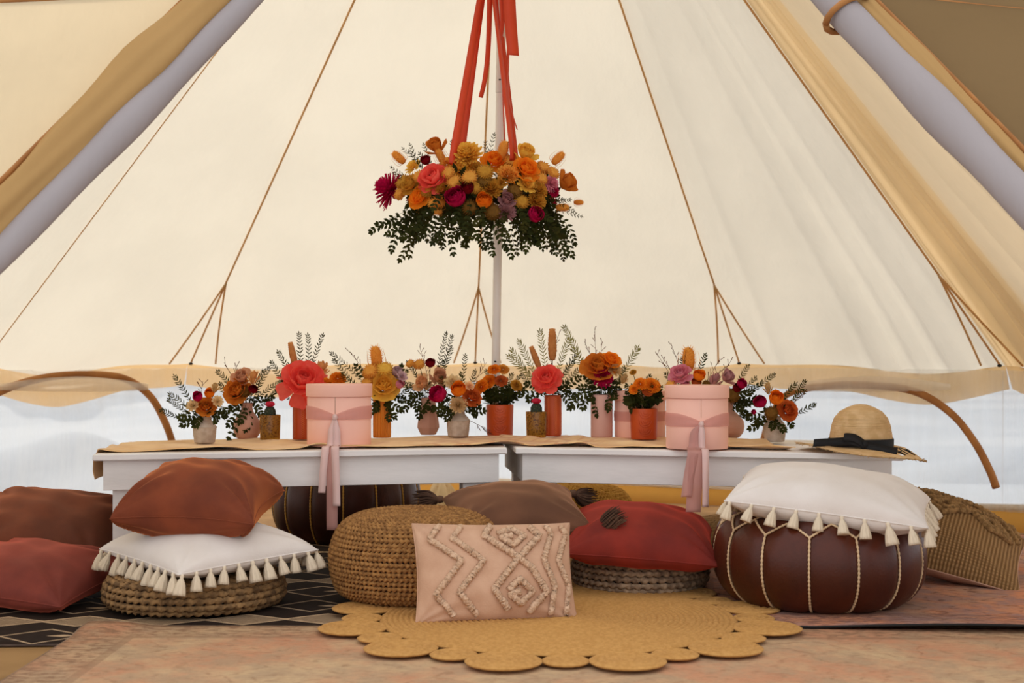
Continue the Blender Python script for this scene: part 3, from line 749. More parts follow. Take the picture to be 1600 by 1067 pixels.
tuft_line(SBL, [(-.06, .90), (-.16, .66), (.42, -.02), (.60, -.50), (.36, -.88)], .0088, M_TUFT, blush, 'tufted_stripe', 3)
tuft_line(SBL, [(.44, .88), (.56, .66), (.22, .10), (-.08, -.46), (.10, -.84)], .0088, M_TUFT, blush, 'tufted_stripe', 4)
tuft_line(SBL, [(.02, .70), (.20, .84), (.36, .66), (.20, .44), (.06, .62), (.2, .66)], .0084, M_TUFT, blush, 'tufted_diamond', 5)
tuft_line(SBL, [(.10, -.48), (.26, -.26), (.42, -.50), (.26, -.74), (.12, -.56), (.26, -.5)], .0084, M_TUFT, blush, 'tufted_diamond', 6)
for k, x in enumerate((.66, .86)):
    tuft_line(SBL, [(x, .90), (x + .06, .70), (x - .06, .16), (x + .06, -.36), (x - .02, -.90)], .0076, M_TUFT, blush, 'tufted_stripe', 8 + k)
for k in range(2):
    y = .62 - .28 * k
    tuft_line(SKN, [(-.95 + i * .19, y + (.14 if i % 2 else 0)) for i in range(11)], .0095, M_KNIT2, knit, 'corded_zigzag', 20 + k)
for k, (cx, cy, r) in enumerate(((.10, -.05, .26), (.62, .0, .24), (-.45, -.08, .26))):
    tuft_line(SKN, [(cx, cy + r), (cx + r, cy), (cx, cy - r), (cx - r, cy), (cx, cy + r)], .0095, M_KNIT2, knit, 'corded_diamond', 30 + k)
    tuft_line(SKN, [(cx, cy + r * .5), (cx + r * .5, cy), (cx, cy - r * .5), (cx - r * .5, cy), (cx, cy + r * .5)], .0085, M_KNIT2, knit, 'corded_diamond', 40 + k)


# ------------------------------------------------------------------ flowers (unit size, facing +Z)
def petal_grid(L, W, t0, t1, cup, r0, z0, nu=5, nv=6, ruff=0, seed=0, tip=.85):
    """one petal growing outward along +X; tilt t0 -> t1 degrees of rise from base to tip"""
    V = []; rr = random.Random(seed); ph = rr.uniform(0, 6)
    r, z = r0, z0; pr, pz = [r], [z]
    for j in range(nv - 1):
        a = R(t0 + (t1 - t0) * (j + .5) / (nv - 1)); r += math.cos(a) * L / (nv - 1); z += math.sin(a) * L / (nv - 1); pr.append(r); pz.append(z)
    for i in range(nu):
        u = i / (nu - 1) * 2 - 1
        for j in range(nv):
            v = j / (nv - 1); a = R(t0 + (t1 - t0) * v)
            w = W * math.sin(PI * min(.5, .10 + .55 * v)) * math.sqrt(max(0, 1 - max(0, (v - tip) / (1.06 - tip)) ** 2))
            c = cup * u * u * w + ruff * math.sin(u * 7 + ph) * v * v
            V.append((pr[j] - math.sin(a) * c, u * w, pz[j] + math.cos(a) * c))
    return V, grid_faces(nu, nv)
def turn(vf, ang, sc_=1.0):
    c, s = math.cos(ang) * sc_, math.sin(ang) * sc_
    return [(x * c - y * s, x * s + y * c, z * sc_) for x, y, z in vf[0]], vf[1]
def layered(layers, seed=0, nu=5, nv=6):
    parts = []; rr = random.Random(seed); off = 0
    for q, (n, r0, z0, L, W, t0, t1, cup, ruff) in enumerate(layers):
        off += rr.uniform(.4, 1.2)
        for k in range(n):
            j = rr.uniform(.92, 1.08)
            parts.append(turn(petal_grid(L * j, W, t0 + rr.uniform(-5, 5), t1 + rr.uniform(-7, 7), cup, r0, z0, nu, nv, ruff, q * 50 + k), 2 * PI * k / n + off + rr.uniform(-.1, .1)))
    return parts
def centre(vf, z=0):
    V = np.array([tuple(v) for v in vf[0]]); V[:, 2] -= z; return V.tolist(), vf[1]
def g_rose(seed=0):
    return centre(join(layered([(3, .02, .1, .75, .26, 86, 98, .5, 0), (4, .10, .05, .82, .36, 78, 104, .5, 0), (4, .17, 0, .88, .48, 68, 100, .45, .02), (5, .22, -.05, .95, .58, 50, 92, .4, .03), (5, .26, -.1, 1.02, .66, 34, 66, .3, .04), (5, .26, -.15, 1.05, .70, 16, 24, .15, .05)], seed)), .3)
def g_tulip(seed=0):
    return centre(join(layered([(4, .05, .1, 1.1, .4, 80, 98, .5, 0), (4, .14, 0, 1.25, .55, 62, 96, .5, .02), (5, .18, -.05, 1.35, .62, 48, 88, .45, .03), (3, .2, -.1, 1.35, .6, 35, 45, .3, .05)], seed)), .55)
def g_ranunc(seed=0):
    L = []
    for q in range(8):
        f = q / 7; L.append((5 + q, .03 + .10 * f, .30 - .35 * f, .55 + .75 * f, .22 + .24 * f, 70 - 50 * f, 150 - 40 * f, .35, .02))
    return centre(join(layered(L, seed)), .25)
def g_marigold(seed=0):
    L = []
    for q in range(7):
        f = q / 6; L.append((7 + 3 * q, .04 + .12 * f, .30 - .30 * f, .35 + .55 * f, .16 + .07 * f, 82 - 74 * f, 70 - 70 * f, .3, .07))
    return centre(join(layered(L, seed, 5, 4)), .25)
def g_mum(seed=0, w=.12):
    L = []
    for q in range(7):
        f = q / 6; L.append((8 + 3 * q, .02 + .08 * f, .15 - .25 * f, .65 + .40 * f, w, 85 - 80 * f, 110 - 80 * f, .7, .02))
    return centre(join(layered(L, seed, 3, 5)), .2)
def g_dahlia(seed=0):
    L = []
    for q in range(8):
        f = q / 7; L.append((6 + 3 * q, .02 + .06 * f, .1 - .25 * f, .85 + .25 * f, .11, 88 - 100 * f, 84 - 90 * f, .5, .03))
    return centre(join(layered(L, seed, 3, 5)), .15)
def g_button(seed=0):
    rr = random.Random(seed); parts = [lathe([(.001, -.6), (.5, -.5), (.85, -.1), (.8, .3), (.55, .5), (.3, .42), (.001, .38)], 16, cap=False)]
    for k in range(70):
        z = -.45 + .9 * (k / 69); a = k * 2.39996; r = math.sqrt(max(.05, 1 - (z * 1.3) ** 2)) * .86
        c = Vector((r * math.cos(a), r * math.sin(a), z * .8)); n = Vector((c.x, c.y, c.z * .8 + .2)).normalized(); t = n.orthogonal().normalized(); b = n.cross(t)
        e = .14; parts.append(([c + t * e, c + b * e, c - t * e, c - b * e, c + n * rr.uniform(.28, .46)], [(0, 1, 4), (1, 2, 4), (2, 3, 4), (3, 0, 4)]))
    return join(parts)
def g_teasel(seed=0):
    rr = random.Random(seed); pr = [(.001, -1.25)] + [(.62 * math.sin(PI * i / 12) ** .7, -1.25 * math.cos(PI * i / 12)) for i in range(1, 12)] + [(.001, 1.25)]
    parts = [lathe(pr, 14, lambda a, k, r, z: 1 + .06 * math.cos(7 * a + 9 * k), cap=False)]
    for k in range(150):
        z = -1.15 + 2.3 * k / 149; a = k * 2.39996; r = .62 * math.sqrt(max(0, 1 - (z / 1.25) ** 2)) ** .8
        c = Vector((r * math.cos(a), r * math.sin(a), z)); n = Vector((math.cos(a), math.sin(a), .55 + .5 * max(0, z))).normalized(); t = Vector((-math.sin(a), math.cos(a), 0)) * .075
        L = rr.uniform(.32, .55); parts.append(([c + t, c - t, c + n * L], [(0, 1, 2)]))
    for k in range(6):
        a = k * PI / 3; c = Vector((.25 * math.cos(a), .25 * math.sin(a), -1.1)); parts.append(tube(spline([c, c + Vector((math.cos(a) * .9, math.sin(a) * .9, .3)), c + Vector((math.cos(a) * .75, math.sin(a) * .75, 1.9))], 6), [.04, .035, .03, .025, .02, .008], 3))
    return join(parts)
def g_protea(seed=0):
    parts = [lathe([(.001, -1.3), (.25, -1.2), (.34, -.6), (.33, .3), (.22, 1.0), (.001, 1.35)], 14, cap=False)]
    for q in range(11):
        z = -1.2 + 2.3 * q / 10; r = .34 * math.sin(PI * (.16 + .68 * (q / 10))) ** .6 * (1 - .35 * (q / 10))
        for k in range(7): parts.append(turn(petal_grid(.46, .17, 52, 84, .3, r * .85, z, 3, 4, 0, k), 2 * PI * (k + .5 * (q % 2)) / 7))
    return join(parts)
def g_tail(seed=0):   # dried tuft of long bracts
    return centre(join(layered([(7, .05, 0, 1.5, .16, 85, 95, .5, .03), (8, .12, 0, 1.45, .18, 70, 84, .5, .04), (7, .16, -.1, 1.2, .18, 52, 62, .4, .05)], seed, 3, 5)), .7)
def g_straw(seed=0):
    return centre(join(layered([(8, .03, .1, .6, .16, 75, 80, .3, .03), (10, .08, .05, .8, .2, 55, 50, .2, .05), (11, .1, 0, .95, .2, 25, 15, .2, .06)], seed, 3, 5)), .2)
GEN = dict(rose=g_rose, tulip_rose=g_tulip, ranunculus=g_ranunc, marigold=g_marigold, chrysanthemum=g_mum, dahlia=g_dahlia, button_flower=g_button, teasel_head=g_teasel, protea=g_protea, dried_bloom=g_tail, straw_flower=g_straw)
FCOL = dict(amber=((228, 138, 46), (196, 100, 30)), orange=((255, 158, 36), (240, 116, 22)), gold=((250, 184, 82), (226, 150, 52)), yellow=((252, 206, 88), (232, 172, 56)), cream=((236, 208, 158), (214, 178, 122)),
            magenta=((206, 18, 84), (164, 8, 62)), red=((150, 12, 26), (104, 6, 18)), coral=((255, 118, 100), (240, 84, 76)), pink=((238, 158, 172), (220, 128, 148)), mauve=((196, 142, 140), (164, 108, 108)), rust=((220, 110, 48), (178, 76, 28)),
            blush=((222, 166, 128), (198, 132, 96)), peach=((250, 206, 154), (240, 172, 116)), ochre=((222, 162, 58), (188, 124, 36)), lilac=((214, 182, 184), (190, 152, 158)), straw=((214, 178, 122), (178, 138, 84)), tan=((232, 172, 106), (204, 136, 74)), olive=((142, 98, 36), (104, 70, 26)))
FM = {}
def fmat(c):
    if c not in FM: FM[c] = mat('petal_' + c, FCOL[c][0], tuple(int(.55 * a + .45 * b) for a, b in zip(*FCOL[c])), rough=.75, ns=2.2, trans=.34, spec=.2)
    return FM[c]
FMESH = {}
def fmesh(kind, col, var):
    k = (kind, col, var)
    if k not in FMESH: FMESH[k] = mesh(kind, *GEN[kind](var * 7 + 1), fmat(col))
    return FMESH[k]
M_LEAF = mat('dark_leaf', (60, 64, 22), (38, 42, 14), rough=.8, ns=20, trans=.2, spec=.15)
M_LEAF2 = mat('olive_leaf', (66, 64, 22), (44, 42, 14), rough=.9, ns=20, trans=.12, spec=.15)
M_LEAF3 = mat('pale_fern', (150, 142, 74), (112, 108, 52), rough=.7, ns=20, trans=.25)
M_TWIG = mat('dried_twig', (110, 62, 34), (78, 44, 28), rough=.8)
def leaf(c, d, n, L, W):
    d = Vector(d).normalized(); n = Vector(n); n = (n - d * n.dot(d)); n = n.normalized() if n.length > 1e-5 else d.orthogonal().normalized(); s = d.cross(n)
    return ([c, c + d * L * .25 + s * W * .8 - n * W * .2, c + d * L * .6 + s * W * .85 - n * W * .2, c + d * L, c + d * L * .6 - s * W * .85 - n * W * .2, c + d * L * .25 - s * W * .8 - n * W * .2, c + d * L * .5 + n * W * .12], [(0, 1, 6), (1, 2, 6), (2, 3, 6), (3, 4, 6), (4, 5, 6), (5, 0, 6)])
def frond(p0, p1, rr, n=22, L=.020, W=.0022, bend=.02, r=.0012, start=.30, ang=.75, plane=None):
    """stem with paired narrow leaflets (fern) or oval leaves"""
    p0, p1 = Vector(p0), Vector(p1); ax = (p1 - p0); ln = ax.length
    side = Vector((rr.uniform(-1, 1), rr.uniform(-1, 1), rr.uniform(-.3, .6))); side = (side - ax.normalized() * side.dot(ax.normalized())).normalized()
    pts = spline([p0, p0.lerp(p1, .4) + side * bend, p0.lerp(p1, .75) + side * bend * .7, p1], 16)
    fr = frames(pts); parts = [tube(pts, [r * (1 - .6 * i / 15) for i in range(16)], 4)]
    view = Vector((rr.uniform(-.4, .4), -1, rr.uniform(-.2, .4))) if plane is None else Vector(plane)
    for k in range(n):
        t = start + (1 - start) * (k + .5) / n; i = min(14, int(t * 15)); p = pts[i].lerp(pts[i + 1], t * 15 - i); tg = fr[i][1]
        sd = tg.cross(view); sd = sd.normalized() if sd.length > 1e-4 else fr[i][2]
        taper = .55 + .75 * math.sin(PI * min(1, (1 - t) * 1.3 + .08)) * .6
        for sg in (-1, 1):
            d = tg * math.cos(ang) + sd * (sg * math.sin(ang)) + Vector((rr.uniform(-.2, .2), rr.uniform(-.2, .2), rr.uniform(-.2, .2)))
            parts.append(leaf(p, d, view * -1 + Vector((rr.uniform(-.5, .5), 0, rr.uniform(-.5, .5))), L * taper * rr.uniform(.85, 1.15), W * rr.uniform(.85, 1.2)))
    parts.append(leaf(pts[-1], fr[-1][1], view * -1, L * .7, W)); return join(parts)
def twig(p0, p1, rr):
    p0, p1 = Vector(p0), Vector(p1); side = Vector((rr.uniform(-1, 1), rr.uniform(-.5, .5), rr.uniform(-.2, .2))) * .022
    pts = spline([p0, p0.lerp(p1, .5) + side, p1], 14); parts = [tube(pts, [.0013 - .0006 * i / 13 for i in range(14)], 4)]
    for k in range(10):
        i = 5 + int(k * .85); c = pts[min(i, 13)]; a = rr.uniform(-1, 1); d = ((p1 - p0).normalized() + Vector((a, rr.uniform(-.4, .4), rr.uniform(-.2, .3)))).normalized() * rr.uniform(.010, .024)
        parts.append(tube([c, c + d * .6, c + d], [.0009, .0008, .0014], 4))
        parts.append(leaf(c + d, d, (0, -1, .3), .006, .0016))
    return join(parts)
def spray(p0, p1, rr, n=9, L=.019, W=.0052): return frond(p0, p1, rr, n, L, W, .02, .0010, .15, 1.0)

def put_flower(root, o, kind, col, pos, rad, d, sub=None):
    var = RNG.randrange(2); f = link(kind, fmesh(kind, col, var), root)
    f.matrix_local = Matrix.Translation(Vector(pos) - o) @ zrot(d) @ Matrix.Rotation(RNG.uniform(0, 6.28), 4, 'Z') @ Matrix.Diagonal((rad, rad, rad, 1))
    return f
PEONY_LAYERS = [(5, .08, .05, .60, .30, 70, 118, .45, .015), (6, .20, .02, .80, .40, 52, 112, .5, .02), (7, .28, -.03, .95, .46, 32, 96, .5, .02), (8, .32, -.10, 1.05, .50, 8, 66, .45, .02), (7, .30, -.16, 1.08, .48, -14, 22, .35, .03)]
def put_peony(root, o, col, pos, rad, d, drop=0):
    """peony with every petal a piece of its own"""
    p = link('peony', mesh('peony_heart', *g_ranunc(3), fmat('gold')), root)
    p.matrix_local = Matrix.Translation(Vector(pos) - o) @ zrot(d) @ Matrix.Diagonal((rad, rad, rad, 1))
    p.data = mesh('peony_heart', *centre(([(x * .33, y * .33, z * .33 + .02) for x, y, z in g_ranunc(3)[0]], g_ranunc(3)[1]), 0), fmat('gold'))
    rr = random.Random(int(rad * 1e5)); off = 0
    for q, (n, r0, z0, L, W, t0, t1, cup, ruff) in enumerate(PEONY_LAYERS):
        if q == 4 and drop: t0, t1 = -20, -40
        ms = [mesh('petal', *centre(petal_grid(L, W, t0, t1, cup, r0, z0, 7, 8, ruff, q * 9 + v), .12), fmat(col)) for v in range(2)]; off += .5
        for k in range(n):
            a = 2 * PI * k / n + off + rr.uniform(-.12, .12); link('petal', ms[k % 2], p, rot=(rr.uniform(-.08, .08), rr.uniform(-.12, .12), a), scale=rr.uniform(.92, 1.1))
    return p

def bouquet(label, base, mouth, Y, flowers=(), fronds=(), droops=(), fol=46, spread=.055, group=None, marigold=False, seed=0):
    """base = mouth centre (px, py); flowers (kind, colour, px, py, r px); fronds (type, px, py); droops (px, py)"""
    rr = random.Random(seed); o = P(mouth[0], mouth[1], Y); root = thing('flower_bouquet', label, 'flowers', o, group=group)
    s = FPX / Y; ctr = o + Vector((0, 0, .035)); stems = []
    for fl in flowers:
        kind, col, px, py, r = fl[:5]
        dep = fl[5] if len(fl) > 5 else (-.035 + rr.uniform(-.012, .012) - .0006 * max(0, py - mouth[1] + 40))
        p = P(px, py, Y + dep); rel = p - ctr
        d = Vector((rel.x * 9, -.75, .35 + rel.z * 5))
        if kind in ('teasel_head', 'protea', 'dried_bloom'): d = Vector((rel.x * 4, -.15 + rel.y, .6))
        if kind == 'peony': put_peony(root, o, col, p, r / s * .80, d, fl[6] if len(fl) > 6 else 0)
        elif kind in ('teasel_head', 'protea'): put_flower(root, o, kind, col, p, r / s * (1.0 if kind == 'teasel_head' else .95), d)
        else: put_flower(root, o, kind, col, p, r / s * 1.12, d)
        q = o + Vector((rel.x * .12, rel.y * .1, -.01)); stems.append(tube(spline([q - o, (q.lerp(p, .55) - o) + Vector((0, .008, .004)), p - o - d.normalized() * (r / s * .4)], 6), .0014, 4))
    for fr in fronds:
        ty, px, py = fr[:3]; p = P(px, py, Y + rr.uniform(-.02, .05)) - o; q = Vector((p.x * .08, .0, -.015))
        if ty == 'twig': mk('dried_twig', *twig(q, p, rr), M_TWIG, root)
        elif ty == 'pale': mk('fern_frond', *frond(q, p, rr, int(6 + p.length * 42), .022, .0021, .012), M_LEAF3, root)
        elif ty == 'leafy': mk('leaf_spray', *spray(q, p, rr, int(4 + p.length * 34)), M_LEAF, root)
        else: mk('fern_frond', *frond(q, p, rr, int(5 + p.length * 40), .0165, .0021, .014), M_LEAF if ty == 'dark' else M_LEAF2, root)
    for (px, py) in droops:
        p = P(px, py, Y - .045 + rr.uniform(-.01, .01)) - o
        mk('leaf_spray', *frond(Vector((p.x * .2, -.01, .012)), p, rr, 5, .020, .0052, .012, .0009, .2, .9), M_LEAF, root)
    parts = stems
    for k in range(fol):
        a = rr.uniform(0, 2 * PI); e = rr.uniform(.05, 1.1); r_ = spread * .9 * rr.uniform(.3, 1)
        c = Vector((math.cos(a) * r_, math.sin(a) * r_ * .8, .012 + .04 * e)); d = Vector((math.cos(a), math.sin(a), rr.uniform(-.6, .8)))
        parts.append(leaf(c, d, (rr.uniform(-1, 1), -.5, 1), rr.uniform(.018, .032), rr.uniform(.005, .009)))
    if marigold:
        for k in range(60):
            a = rr.uniform(0, 2 * PI); c = Vector((math.cos(a) * spread * .5, math.sin(a) * spread * .4, 0)); t = c * rr.uniform(1.2, 2.4) + Vector((0, 0, rr.uniform(.025, .085)))
            parts.append(frond(c * .6, t, rr, 6, .012, .0024, .006, .0009, .35, .7))
    f = mk('foliage', *join(parts), M_LEAF, root); f['kind'] = 'stuff'
    return root

# ------------------------------------------------------------------ vases, boxes and what stands on the tables
M_SPECK = mat('speckled_ceramic', (206, 190, 172), (172, 152, 132), rough=.85, ns=26, bump=.5, bs=90, bstretch=(1, 1, 5))
M_BLUSHC = mat('blush_ceramic', (206, 154, 130), (190, 138, 114), rough=.6, ns=5)
M_PINKC = mat('pink_ceramic', (214, 168, 154), (202, 154, 140), rough=.6, ns=5)
M_ORANGEC = mat('burnt_orange_ceramic', (198, 80, 24), (178, 66, 18), rough=.45, ns=5)
M_TERRAC = mat('terracotta_ceramic', (202, 88, 38), (182, 72, 28), rough=.5, ns=5)
M_MUSTARD = mat('mustard_ceramic', (222, 136, 34), (200, 112, 22), rough=.5, ns=5)
M_BOX = mat('pink_card', (250, 196, 176), (246, 188, 168), rough=.75, ns=3, bump=.1, bs=200)
M_RIB = sheer_mat('mauve_ribbon', (.80, .47, .41, 1), .22, .4)
M_RIB2 = mat('pale_pink_ribbon', (252, 226, 218), (246, 212, 204), rough=.5, ns=4, trans=.3)
M_SOIL = mat('dark_gravel', (58, 44, 30), (150, 120, 72), rough=.9, ns=140)
def sc_prof(pr, w, h): return [(r * w, z * h) for r, z in pr]
def vase(label, px, py, w, h, prof, m, mod=None, group=None, name='vase', inner=True, seg=48, dY=0):
    """px,py = lowest point of its foot in the photo; w,h in px"""
    c0 = TB(px, py); s = FPX / c0.y; W = w / 2 / s; c = Vector((c0.x, c0.y + W * .8 + dY, ZT + .0075)); c.x = (px - 800) / FPX * c.y
    s = FPX / c.y; W, H = w / 2 / s, h / s
    root = thing(name, label, 'vase', c, group=group)
    pr = sc_prof(prof, W, H); v, F = lathe(pr, seg, mod); F = F[:-1] if inner else F
    if inner:
        top = pr[-1]; v, F = lathe(pr + [(top[0] * .86, top[1]), (top[0] * .80, top[1] - H * .25), (.001, top[1] - H * .28)], seg, mod)
    mk('body', v, F, m, root); return root, c, W, H
SPK = [(.75, 0), (.86, .02), (.93, .25), (.97, .50), (.99, .56), (1.0, .60), (.99, .63), (.80, .74), (.60, .84), (.55, .90), (.55, .97), (.60, 1.0)]
def grooves(a, k, r, z): return 1 + .010 * math.sin(z * 900) + .004 * math.sin(a * 13 + z * 300)
def speckled(label, px, py, w, h):
    root, c, W, H = vase(label, px, py, w, h, [(np.interp(t, [z for r, z in SPK], [r for r, z in SPK]), t) for t in np.linspace(0, 1, 40)], M_SPECK, grooves, 'speckled ceramic bud vases')
    for z in (.60, .97):
        v, F = braid_ring(float(np.interp(z, [q for r, q in SPK], [r for r, q in SPK])) * W, .0012, 30, 60, z * H, 6); mk('neck_ring' if z > .9 else 'shoulder_ring', v, F, M_SPECK, root)
    return c
cA = speckled('small speckled white ceramic vase at the left end of the tables', 320, 694, 37, 41)
cI = speckled('small speckled white ceramic vase left of the left marigold pot', 716, 684, 37, 41)
cS = speckled('small speckled white ceramic vase beside the straw hat', 1210, 692, 36, 40)
ROUND = [(.55, 0), (.72, .02), (.93, .16), (1.0, .32), (.95, .48), (.75, .62), (.50, .74), (.40, .84), (.40, .94), (.46, 1.0)]
def round_vase(label, px, py, w, h):
    root, c, W, H = vase(label, px, py, w, h, [(np.interp(t, [z for r, z in ROUND], [r for r, z in ROUND]), t) for t in np.linspace(0, 1, 30)], M_BLUSHC, None, 'round blush bottle vases')
    v, F = braid_ring(.46 * W, .0016, 1, 40, H, 6, 0, 0); mk('lip', v, F, M_BLUSHC, root); return c
cB = round_vase('round blush bottle vase next to the left cactus votive', 386, 688, 43, 56)
cR = round_vase('round blush bottle vase peeking out behind the right pink hatbox', 1134, 687, 58, 56)
FAC = [(.62, 0), (.70, .015), (1.0, .20), (.98, .30), (.66, .88), (.64, 1.0)]
root, cH, W_, H_ = vase('faceted blush vase with angular foot left of the speckled vase', 669, 681, 35, 58, FAC, M_BLUSHC, seg=9)
v, F = lathe([(.62 * W_, 0), (.66 * W_, .003), (.62 * W_, .006)], 9); mk('foot', v, F, M_BLUSHC, root)
for p_ in root.children: p_.data.polygons.foreach_set('use_smooth', [False] * len(p_.data.polygons))
CYL = [(.94, 0), (.99, .01), (1, .05), (1, .5), (1, .97), (.97, 1.0)]
root, cG, W_, H_ = vase('tall mustard fluted cylinder vase right of the left pink hatbox', 597, 685, 27, 62, CYL, M_MUSTARD, lambda a, k, r, z: 1 + .055 * math.cos(20 * a), seg=160)
v, F = lathe([(W_ * .97, H_ * .985), (W_ * 1.04, H_), (W_ * .97, H_ * 1.015)], 40, cap=False); mk('rim', v, F, M_MUSTARD, root)
root, cM, W_, H_ = vase('tall plain pink cylinder vase in the middle of the right table', 940, 685, 34, 66, CYL, M_PINKC)
v, F = lathe([(W_ * .9, H_ * .995), (W_ * .99, H_ * 1.004), (W_ * .9, H_ * 1.012)], 40, cap=False); mk('rim', v, F, M_PINKC, root)
M_EMB = mat('pale_glaze_orange', (232, 128, 74), (214, 104, 52), rough=.5)  # paler orange than the vase body, for the embossed chains
def embossed(label, px, py, w, h, m):
    root, c, W, H = vase(label, px, py, w, h, CYL, m, None, 'tall embossed orange vases')
    def pt(a, z): return Vector((W * 1.005 * math.cos(a), W * 1.005 * math.sin(a), z))
    for k in range(6):
        a0 = -PI / 2 + (k + .3) * PI / 3; pts = [pt(a0 + (.16 if i % 2 else -.16), H * (.05 + .9 * i / 18)) for i in range(19)]
        v1 = tube(pts, .0014, 5); pts = [pt(a0 - (.16 if i % 2 else -.16), H * (.05 + .9 * i / 18)) for i in range(19)]; v2 = tube(pts, .0014, 5)
        mk('embossed_chain', *join([v1, v2]), M_EMB, root)
    return c
cD = embossed('tall burnt orange embossed vase left of the left pink hatbox', 471, 688, 27, 66, M_ORANGEC)
cL = embossed('tall terracotta embossed vase beside the right cactus votive', 864, 683, 26, 64, M_TERRAC)
POT = [(.90, 0), (.93, .01), (.94, .05), (.98, .6), (1.0, .97), (.97, 1.0)]
def pot(label, px, py, w, h):
    root, c, W, H = vase(label, px, py, w, h, POT, M_ORANGEC, None, 'burnt orange plant pots', name='plant_pot')
    for zc in (.90, .62, .34):
        for rad in (.30, .20, .10):
            pts = []
            for i in range(15):
                q = PI + PI * i / 14; dx, dz = math.cos(q) * rad * W * 1.6, math.sin(q) * rad * W * 1.6
                a = -PI / 2 + dx / W; pts.append(Vector((W * .985 * math.cos(a), W * .985 * math.sin(a), zc * H + dz)))
            v, F = tube(pts, .0016, 5); mk('embossed_arc', v, F, M_ORANGEC, root)
    return c
cJ = pot('burnt orange pot with embossed arcs beside the tent pole', 781, 682, 43, 48)
cO = pot('burnt orange pot with embossed arcs beside the right pink hatbox', 1006, 688, 43, 48)

pot('burnt orange pot of marigolds hidden behind the left pink hatbox', 522, 683, 43, 44)
root, cQ, W_, H_ = vase('mustard vase of peonies hidden behind the right pink hatbox', 1082, 690, 30, 50, CYL, M_MUSTARD, lambda a, k, r, z: 1 + .055 * math.cos(20 * a), seg=160)
v, F = lathe([(W_ * .97, H_ * .985), (W_ * 1.04, H_), (W_ * .97, H_ * 1.015)], 40, cap=False); mk('rim', v, F, M_MUSTARD, root)

def glass_mat():
    N = NT('amber_glass'); co = N.coord(); g = N.n('ShaderNodeBsdfTransparent'); g.inputs[0].default_value = (.82, .52, .16, 1)
    b = N.bsdf(N.mix(N.ramp(N.noise(co, 160, 4, .7), .5, .62), lin((176, 126, 44)), lin((84, 56, 22))), .25, N.bump(N.noise(co, 120, 3), .5, .003), 0, .6)
    mx = N.n('ShaderNodeMixShader'); mx.inputs[0].default_value = .5; N.t.links.new(g.outputs[0], mx.inputs[1]); N.t.links.new(b.outputs[0], mx.inputs[2]); return N.done(mx)
M_GLASS = glass_mat(); M_CACT = mat('cactus_green', (44, 56, 34), (28, 38, 24), rough=.7); M_CRED = mat('cactus_red', (214, 24, 66), (172, 10, 44), rough=.7, bump=.6, bs=90)
def votive(label, clabel, px, py, w, h):
    c0 = TB(px, py); s = FPX / c0.y; W = w / 2 / s; c = Vector((0, c0.y + W * .8, ZT + .0075)); c.x = (px - 800) / FPX * c.y; s = FPX / c.y; W, H = w / 2 / s, h / s
    root = thing('glass_votive', label, 'votive', c, group='amber glass votives')
    v, F = lathe([(.001, 0), (W * .88, 0), (W * .93, .002), (W * .95, H * .3), (W, H * .98), (W * .97, H), (W * .90, H * .97), (W * .86, H * .10), (.001, H * .09)], 40, cap=False); mk('glass', v, F, M_GLASS, root)
    v, F = lathe([(.001, H * .10), (W * .84, H * .11), (W * .87, H * .80), (W * .6, H * .84), (.001, H * .85)], 30, lambda a, k, r, z: 1 + .02 * math.sin(9 * a + z * 500), cap=False); g = mk('gravel', v, F, M_SOIL, root); g['kind'] = 'stuff'
    ct = thing('cactus', clabel, 'cactus', c + Vector((0, 0, H * .70)), group='small red topped cacti')
    r, hh = W * .52, 25 / s
    pr = [(r * .8, 0), (r, hh * .3), (r * .95, hh * .75), (r * .6, hh * .97), (.001, hh)]
    v, F = lathe(pr, 40, lambda a, k, q, z: 1 + .10 * math.cos(8 * a), cap=False); mk('stem', v, F, M_CACT, ct)
    v, F = lathe([(.001, -.55), (.6, -.5), (.95, -.1), (.95, .3), (.6, .65), (.001, .75)], 40, lambda a, k, q, z: 1 + .09 * math.cos(10 * a) + .03 * math.sin(5 * a + 4 * z), cap=False)
    mk('red_top', [(x * r * .85, y * r * .85, z * r * .8) for x, y, z in v], F, M_CRED, ct, loc=(0, 0, hh * 1.12))
    pp = [];
    for k in range(40):
        a = k * 2.4; z = hh * (.15 + .75 * k / 40); b = Vector((r * math.cos(a), r * math.sin(a), z)); pp.append(tube([b * .98, b + Vector((math.cos(a), math.sin(a), .3)) * .003], [.0004, .0001], 3))
    q = mk('spines', *join(pp), M_TASSEL, ct); q['kind'] = 'stuff'
votive('amber glass votive of dark gravel beside the blush bottle vase', 'small cactus with a red top in the votive next to the blush bottle vase', 422, 690, 33, 40)
votive('amber glass votive of dark gravel beside the terracotta vase', 'small cactus with a red top in the votive next to the terracotta vase', 838, 685, 33, 40)

